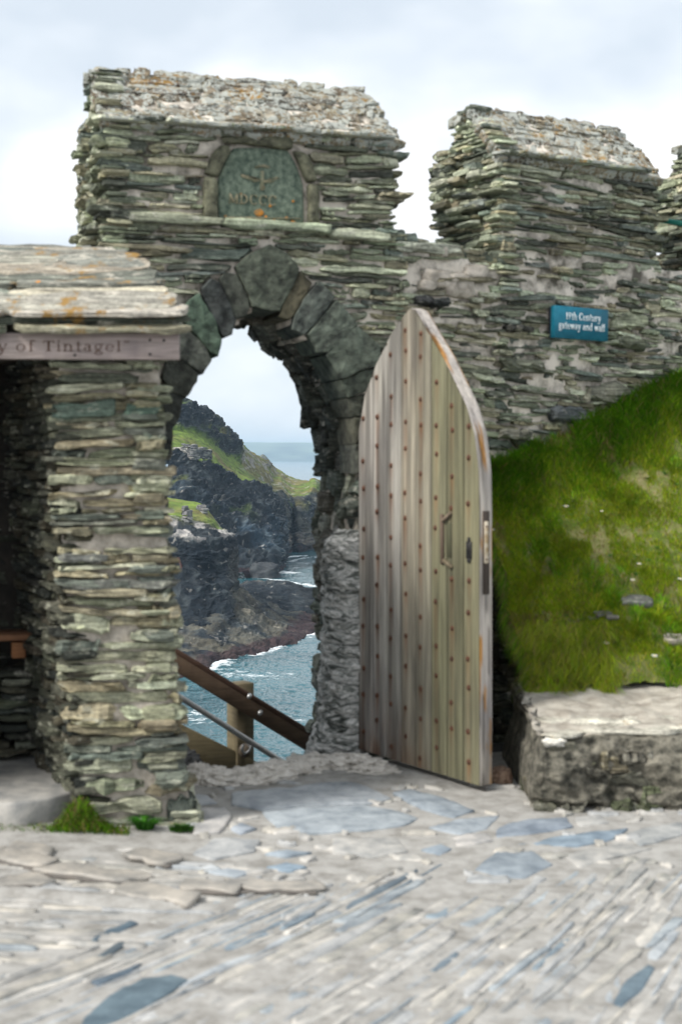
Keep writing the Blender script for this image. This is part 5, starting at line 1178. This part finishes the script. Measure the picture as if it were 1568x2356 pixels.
def colK(G, u, v, big, med, fine, seed):
    v = v-1; wob = .16*fbm(G*np.array([.12, .08, .12]), 4, seed+41)+.08*fine; vv_ = v+wob
    grass = sstep(.80, .55, vv_)*sstep(4.6, 3.3, u+.8*fine); C = rockcol(G, big, med, fine, seed, .42)
    wh = sstep(.50, .75, vv_)*sstep(1.35, 1.1, vv_)*sstep(-.05, .18, fbm(G*np.array([.45, .3, .6]), 4, seed+3)); wh = np.maximum(wh, sstep(3.0, 4., u)*sstep(1.05, .8, vv_)*sstep(-.2, .15, fbm(G*np.array([.4, .3, .5]), 4, seed+7))*.8)
    C = lerp(C, np.broadcast_to(np.array([.36, .345, .33]), G.shape), wh*.85)
    C = lerp(C, C*.9+np.array([.05, .045, .035]), sstep(3.6, 4.6, u)*sstep(1., 1.6, vv_)*.8)
    g_ = lerp(np.broadcast_to(GRC*1.05, G.shape), np.broadcast_to(GRD, G.shape), sstep(-.2, .4, fbm(G*.2, 4, seed+48))); C = lerp(C, g_, grass*(1-wh*.7)); return 1-.85*grass, C
tag(loft('c', bK+rK, 420, 460, 1.5, colK, 540, (.25, .25, .5)).build('near_headland', TERR), kind='structure')
# --- low shore rocks below it
def spt(px, py): return at(px, py, seaY(py))
ap = [[(355, 1428, 227), (355, 1480, 214), (390, 1563)], [(440, 1428, 225), (435, 1480, 215), (470, 1536)], [(500, 1405, 232), (500, 1452, 220), (508, 1517)], [(538, 1352, 248), (555, 1425, 233), (582, 1503)],
      [(575, 1368, 258), (610, 1418, 243), (622, 1490)], [(620, 1393, 262), (650, 1434, 248), (682, 1477)], [(660, 1409, 264), (692, 1437, 252), (712, 1459)], [(692, 1412, 268), (725, 1436, 256), (742, 1447)], [(735, 1433, 262), (750, 1438, 257), (775, 1443)]]
rA = [[at(*c[0]) for c in ap], [at(*c[1]) for c in ap], [spt(*c[2]) for c in ap], [spt(*c[2])+np.array([0, -12, -4]) for c in ap]]
rA = [[p+np.array([0, 16, -5]) for p in rA[0]]]+rA
def colA(G, u, v, big, med, fine, seed):
    C = rockcol(G, big, med, fine, seed, .7); C = lerp(C, C*.7+np.array([.06, .052, .034]), sstep(-.2, .3, fbm(G*.25, 4, 71))); C = tide(G, C, .95, fine*.6); return 1+0*v, C
tag(loft('c', rA, 420, 300, 1.0, colA, 560, (.3, .3, 1.2)).build('shore_rocks', TERR), kind='structure')
sp = [[(538, 1347, 345), (540, 1352, 320), (545, 1372, 300), (548, 1405)], [(569, 1347, 340), (569, 1340, 318), (580, 1370, 298), (590, 1402)], [(605, 1348, 335), (605, 1342, 312), (615, 1372, 292), (622, 1408)],
      [(640, 1350, 332), (636, 1341, 308), (645, 1380, 288), (652, 1413)], [(668, 1350, 330), (665, 1346, 306), (680, 1382, 286), (688, 1417)], [(695, 1356, 322), (695, 1356, 302), (706, 1390, 284), (712, 1415)], [(731, 1364, 310), (731, 1364, 300), (738, 1392, 284), (740, 1413)], [(775, 1378, 300), (775, 1374, 295), (778, 1395, 284), (780, 1410)]]
rS = [[at(c[0][0], c[0][1]+4, c[0][2]) for c in sp], [at(*c[1]) for c in sp], [at(*c[2]) for c in sp], [spt(*c[3]) for c in sp], [spt(*c[3])+np.array([0, -10, -4]) for c in sp]]
rS = [[np.array([p[0], p[1]+6, SEA-4]) for p in rS[0]]]+rS
def colS(G, u, v, big, med, fine, seed):
    C = rockcol(G, big, med, fine, seed, .35); C = lerp(C, C+np.array([.09, .08, .065]), sstep(2.3, 1.6, v+.5*fine)*sstep(5.2, 3.4, u)); C = lerp(C, C*.45, sstep(4.3, 5.0, u)*.8); return 1+0*v, C
tag(loft('c', rS, 320, 260, 1.1, colS, 580, (.25, .25, 1.0)).build('rock_spit', TERR), kind='structure')
# boulders
for i, (px, py, Y, r, lab) in enumerate([(608, 1322, 352, 3.6, 'dark boulder at the waterline below the main cliff'), (560, 1420, 236, 1.7, 'square pale boulder lying on the shore rocks')]):
    b_ = MB(); blob(b_, at(px, py, Y), (r, r, r*.75), 600+i, .3, (.045, .05, .055) if i == 0 else (.17, .16, .13), 0, 40, 26, 2.2, .7); tag(b_.build('boulder', TERR), lab, 'boulder')
# ruined walls on the slope
RU = np.array([[.17, .17, .165], [.11, .115, .115], [.22, .215, .20]])
def ruin(name, lab, pts, thick, hts, Ys):
    b_ = MB()
    for i in range(len(pts)-1):
        p, q_ = at(pts[i][0], pts[i][1], Ys[i]), at(pts[i+1][0], pts[i+1][1], Ys[i+1]); d = q_-p; l = np.linalg.norm(d[:2]); 
        a_ = np.array([d[0], d[1], 0])/l; n_ = np.array([a_[1], -a_[0], 0]); 
        f = lambda s, z, p=p, d=d, l=l: p+d*(s/l)+np.array([0, 0, z])
        h0, h1 = hts[i], hts[i+1]
        fill(b_, f, a_, B3, n_, -1.5, max(h0, h1), lambda z: [(0, l)] if z < min(h0, h1) else ([(0, l*.45)] if h0 > h1 else [(l*.55, l)]), hr=(.35, .6), lr=(.7, 1.8), pr=(-.05, .15), dep=thick, pal=RU, miss=0, edge=.2, wave=.1, rough=.3, seed=i)
    tag(b_.build(name, TERR), lab, 'ruin', )
ruin('ruined_wall', 'long ruined grey stone wall across the green slope', [(398, 1040), (432, 1042), (445, 1046), (466, 1042), (488, 1045)], .6, [1.6, 1.9, 2.3, 1.5, 1.0], [384, 379, 377, 381, 385])
ruin('ruined_wall', 'small ruined stone stub on the grassy headland', [(417, 1187), (432, 1189)], .6, [1.5, .9], [246, 245])
ruin('ruined_wall', 'low ruined wall end at the brow of the headland', [(452, 1172), (466, 1176)], .6, [.6, .5], [257, 254])
# rusty chain down the near cliff
b_ = MB(); tube(b_, [at(410, 1284, 234), at(416, 1300, 233), at(422, 1325, 232.5), at(421, 1340, 232), at(414, 1351, 231.5)], .22, 8); tag(b_.build('rusty_cable', m_flat('rust_red', (.05, .018, .015))), 'rusty red cable hanging down the near cliff face', 'cable')
# sea stack
b_ = MB(); nu_, nv_ = 60, 50; a = np.arange(nu_)/nu_*2*pi; tq = np.linspace(0, 1, nv_)
pk = at(604, 1045, 1200); hh_ = pk[2]-SEA
Rr_ = 15*(1-tq)**.62+.3; A2, T2 = np.meshgrid(a, tq, indexing='ij'); rad = Rr_[None]*(1+.18*fbm(np.stack([np.cos(A2)*2, np.sin(A2)*2, T2*5], -1), 4, 88)+.06*np.cos(A2))
b_.add(np.stack([pk[0]+rad*np.cos(A2)+(1-T2)*3, pk[1]+rad*np.sin(A2)*1.2, SEA-2+T2*(hh_+2)], -1).reshape(-1, 3), grid_quads(nu_, nv_, True), None, (.10, .11, .09)); tag(b_.build('sea_stack', TERR), 'pointed grey-green rock stack rising from the sea beyond the cliffs', 'sea stack')
# far headland
b_ = MB(); nu_, nv_ = 260, 50; U, V_ = np.meshgrid(np.linspace(-1500, 2600, nu_), np.linspace(0, 1, nv_), indexing='ij')
top = 84+np.interp(U, [-1500, -700, 0, 900, 2600], [14, 12, 6, -2, -8])+4*fbm(np.stack([U*.004, U*0, U*0], -1), 4, 90)
prof_ = np.interp(V_, [0, .3, .45, 1], [0, .45, .72, 1.0]); H_ = SEA-3+prof_*(top-SEA+8+.0)
YF = 9000+np.interp(V_, [0, .3, .45, 1], [0, 60, 200, 900])+60*fbm(np.stack([U*.004, V_*3, U*0], -1), 4, 91)
cl_ = np.stack([.10+.05*V_, .12+.07*V_, .08+.02*V_], -1)*(1+.8*fbm(np.stack([U*.006, V_*6, U*0], -1), 4, 92))[..., None]
b_.add(np.stack([U, YF, H_], -1).reshape(-1, 3), grid_quads(nu_, nv_), None, np.clip(cl_, .02, .5).reshape(-1, 3)); tag(b_.build('far_headland', TERR), kind='structure')
# ---- sea
m, nt, b = mat('sea_water', .12, .5); SEAM = m
b.inputs['IOR'].default_value = 1.33
g1 = NN(nt, 'ShaderNodeNewGeometry'); 
n1 = noise(nt, pos(nt, (.75, .42, 1)), 1.0, 6, .66, .4); n2 = noise(nt, pos(nt, (3, 1.5, 1)), 1.0, 4, .6); n3 = noise(nt, pos(nt, (.02, .035, 1)), 1., 4, .6)
bump(nt, b, n2, .8, .10)
dc = ramp(nt, n3, [(.35, (.006, .05, .066)), (.65, (.03, .115, .14))])
fo = vcol(nt); sp_ = NN(nt, 'ShaderNodeSeparateColor'); nt.links.new(fo, sp_.inputs[0])
fn = noise(nt, pos(nt, (.45, .6, 1)), 1., 7, .72, .5)
ad = NN(nt, 'ShaderNodeMath', operation='ADD'); nt.links.new(fn, ad.inputs[0]); nt.links.new(sp_.outputs[0], ad.inputs[1])
ff_ = mfac(nt, ad.outputs[0], .66, .80)
c = mixc(nt, ff_, dc, (.82, .86, .88)); nt.links.new(c, b.inputs['Base Color'])
mr = mixc(nt, ff_, (.13, .13, .13), (.8, .8, .8)); nt.links.new(mr, b.inputs['Roughness'])
Yg = np.r_[np.linspace(60, 118, 60), np.linspace(118.3, 330, 980), np.linspace(330.5, 640, 420), np.geomspace(642, 12000, 120)]; fx = np.r_[np.linspace(-.24, -.125, 30), np.linspace(-.1245, .004, 280), np.linspace(.008, .2, 40)]; NX = len(fx)
XX = fx[:, None]*Yg[None]; YY = Yg[None]+0*XX
foam = np.zeros_like(XX)
def shore(pts, wdt, st):
    global foam
    P2 = np.array([spt(*p)[:2] for p in pts])
    for i in range(len(P2)-1):
        a_, b2 = P2[i], P2[i+1]; d = b2-a_; t = np.clip(((XX-a_[0])*d[0]+(YY-a_[1])*d[1])/(d@d), 0, 1); dd = np.hypot(XX-a_[0]-t*d[0], YY-a_[1]-t*d[1])
        foam = np.maximum(foam, st*np.exp(-(dd/wdt)**2))
shore([(440, 1545), (478, 1532), (495, 1520)], 3.2, .34); shore([(495, 1524), (510, 1517), (582, 1504), (622, 1491), (682, 1478)], 1.3, .22); shore([(575, 1505), (610, 1495), (625, 1490)], 2.5, .30)
shore([(668, 1466), (705, 1458), (742, 1450)], 3.5, .38); shore([(695, 1420), (712, 1424), (745, 1428)], 6, .5); shore([(640, 1318), (655, 1316), (668, 1318)], 4., .3); shore([(640, 1285), (668, 1281), (690, 1279)], 3., .3)
shore([(540, 1550), (600, 1555)], 5, .16); shore([(630, 1650), (680, 1660)], 4, .14); shore([(430, 1650), (470, 1655)], 5, .16); shore([(430, 1590), (560, 1580)], 6, .06); shore([(600, 1330), (640, 1335), (730, 1350)], 2., .25); shore([(640, 1298), (700, 1284), (740, 1280)], 2, .2)
pw = np.stack([XX, YY, 0*XX], -1)
WZ = SEA+(.16*fbm(pw*np.array([.42, .30, 1]), 3, 701)+.12*ridged(pw*np.array([.95, .62, 1])+.4*fbm(pw*.3, 2, 704)[..., None], 3, 702)+.05*ridged(pw*np.array([2.3, 1.5, 1]), 2, 703))*sstep(640, 400, YY)
b_ = MB(); b_.add(np.stack([XX, YY, WZ], -1).reshape(-1, 3), grid_quads(NX, len(Yg)), None, np.stack([foam]*3, -1).reshape(-1, 3))
# wide outer water so the sheet reaches the horizon on both sides
tag(b_.build('sea', SEAM), kind='structure')
b_ = MB(); b_.add([(-6000, -90, SEA-.7), (6000, -90, SEA-.7), (6000, 12400, SEA-.7), (-6000, 12400, SEA-.7)], [(0, 1, 2, 3)], None, (0, 0, 0)); tag(b_.build('outer_sea', SEAM), kind='structure')
# gulls
for i, (cx, cy, Y, lab) in enumerate([(1030, 925, 330, 'white gull gliding in front of the main cliff, the higher one'), (825, 748, 420, 'white gull over the far grassy slope')]):
    b_ = MB(); c_ = A5(cx, cy, Y); V = [c_+np.array(v_) for v_ in [(-.9, 0, .12), (-.3, -.12, .2), (0, -.15, .02), (.3, -.12, .2), (.95, 0, .10), (.3, .12, .2), (0, .2, .0), (-.3, .12, .2), (0, -.3, -.06), (0, .35, -.05), (0, 0, -.14), (0, 0, .12)]]
    b_.add(V, [(0, 1, 7, 7), (1, 2, 6, 7), (2, 3, 5, 6), (3, 4, 5, 5)] if False else None, [(0, 1, 7), (1, 2, 7), (2, 6, 7), (2, 3, 5), (2, 5, 6), (3, 4, 5), (8, 10, 9), (8, 9, 11), (2, 8, 11), (2, 8, 10), (6, 9, 11), (6, 9, 10)]); tag(b_.build('gull', m_flat('white_feather', (.8, .8, .8)) if i == 0 else bpy.data.materials['white_feather']), lab, 'bird', 'gulls')
# ================================================================ sea haze
b_ = MB(); x0, x1, y0, y1, z0, z1 = -6500, 6500, -120, 12600, SEA-4.5, 112
V = [(x, y, z) for x in (x0, x1) for y in (y0, y1) for z in (z0, z1)]
b_.add(V, [(0, 1, 3, 2), (4, 6, 7, 5), (0, 4, 5, 1), (2, 3, 7, 6), (0, 2, 6, 4), (1, 5, 7, 3)])
m = bpy.data.materials.new('sea_haze'); m.use_nodes = True; nt = m.node_tree; nt.nodes.clear(); o_ = nt.nodes.new('ShaderNodeOutputMaterial'); v_ = nt.nodes.new('ShaderNodeVolumePrincipled')
v_.inputs['Color'].default_value = (.62, .81, 1, 1); v_.inputs['Density'].default_value = .00013; v_.inputs['Anisotropy'].default_value = .2; nt.links.new(v_.outputs[0], o_.inputs['Volume'])
tag(b_.build('haze', m, smooth=False), kind='stuff')
print('objects', len(bpy.data.objects), 'verts', sum(len(o.data.vertices) for o in bpy.data.objects if o.type == 'MESH'))
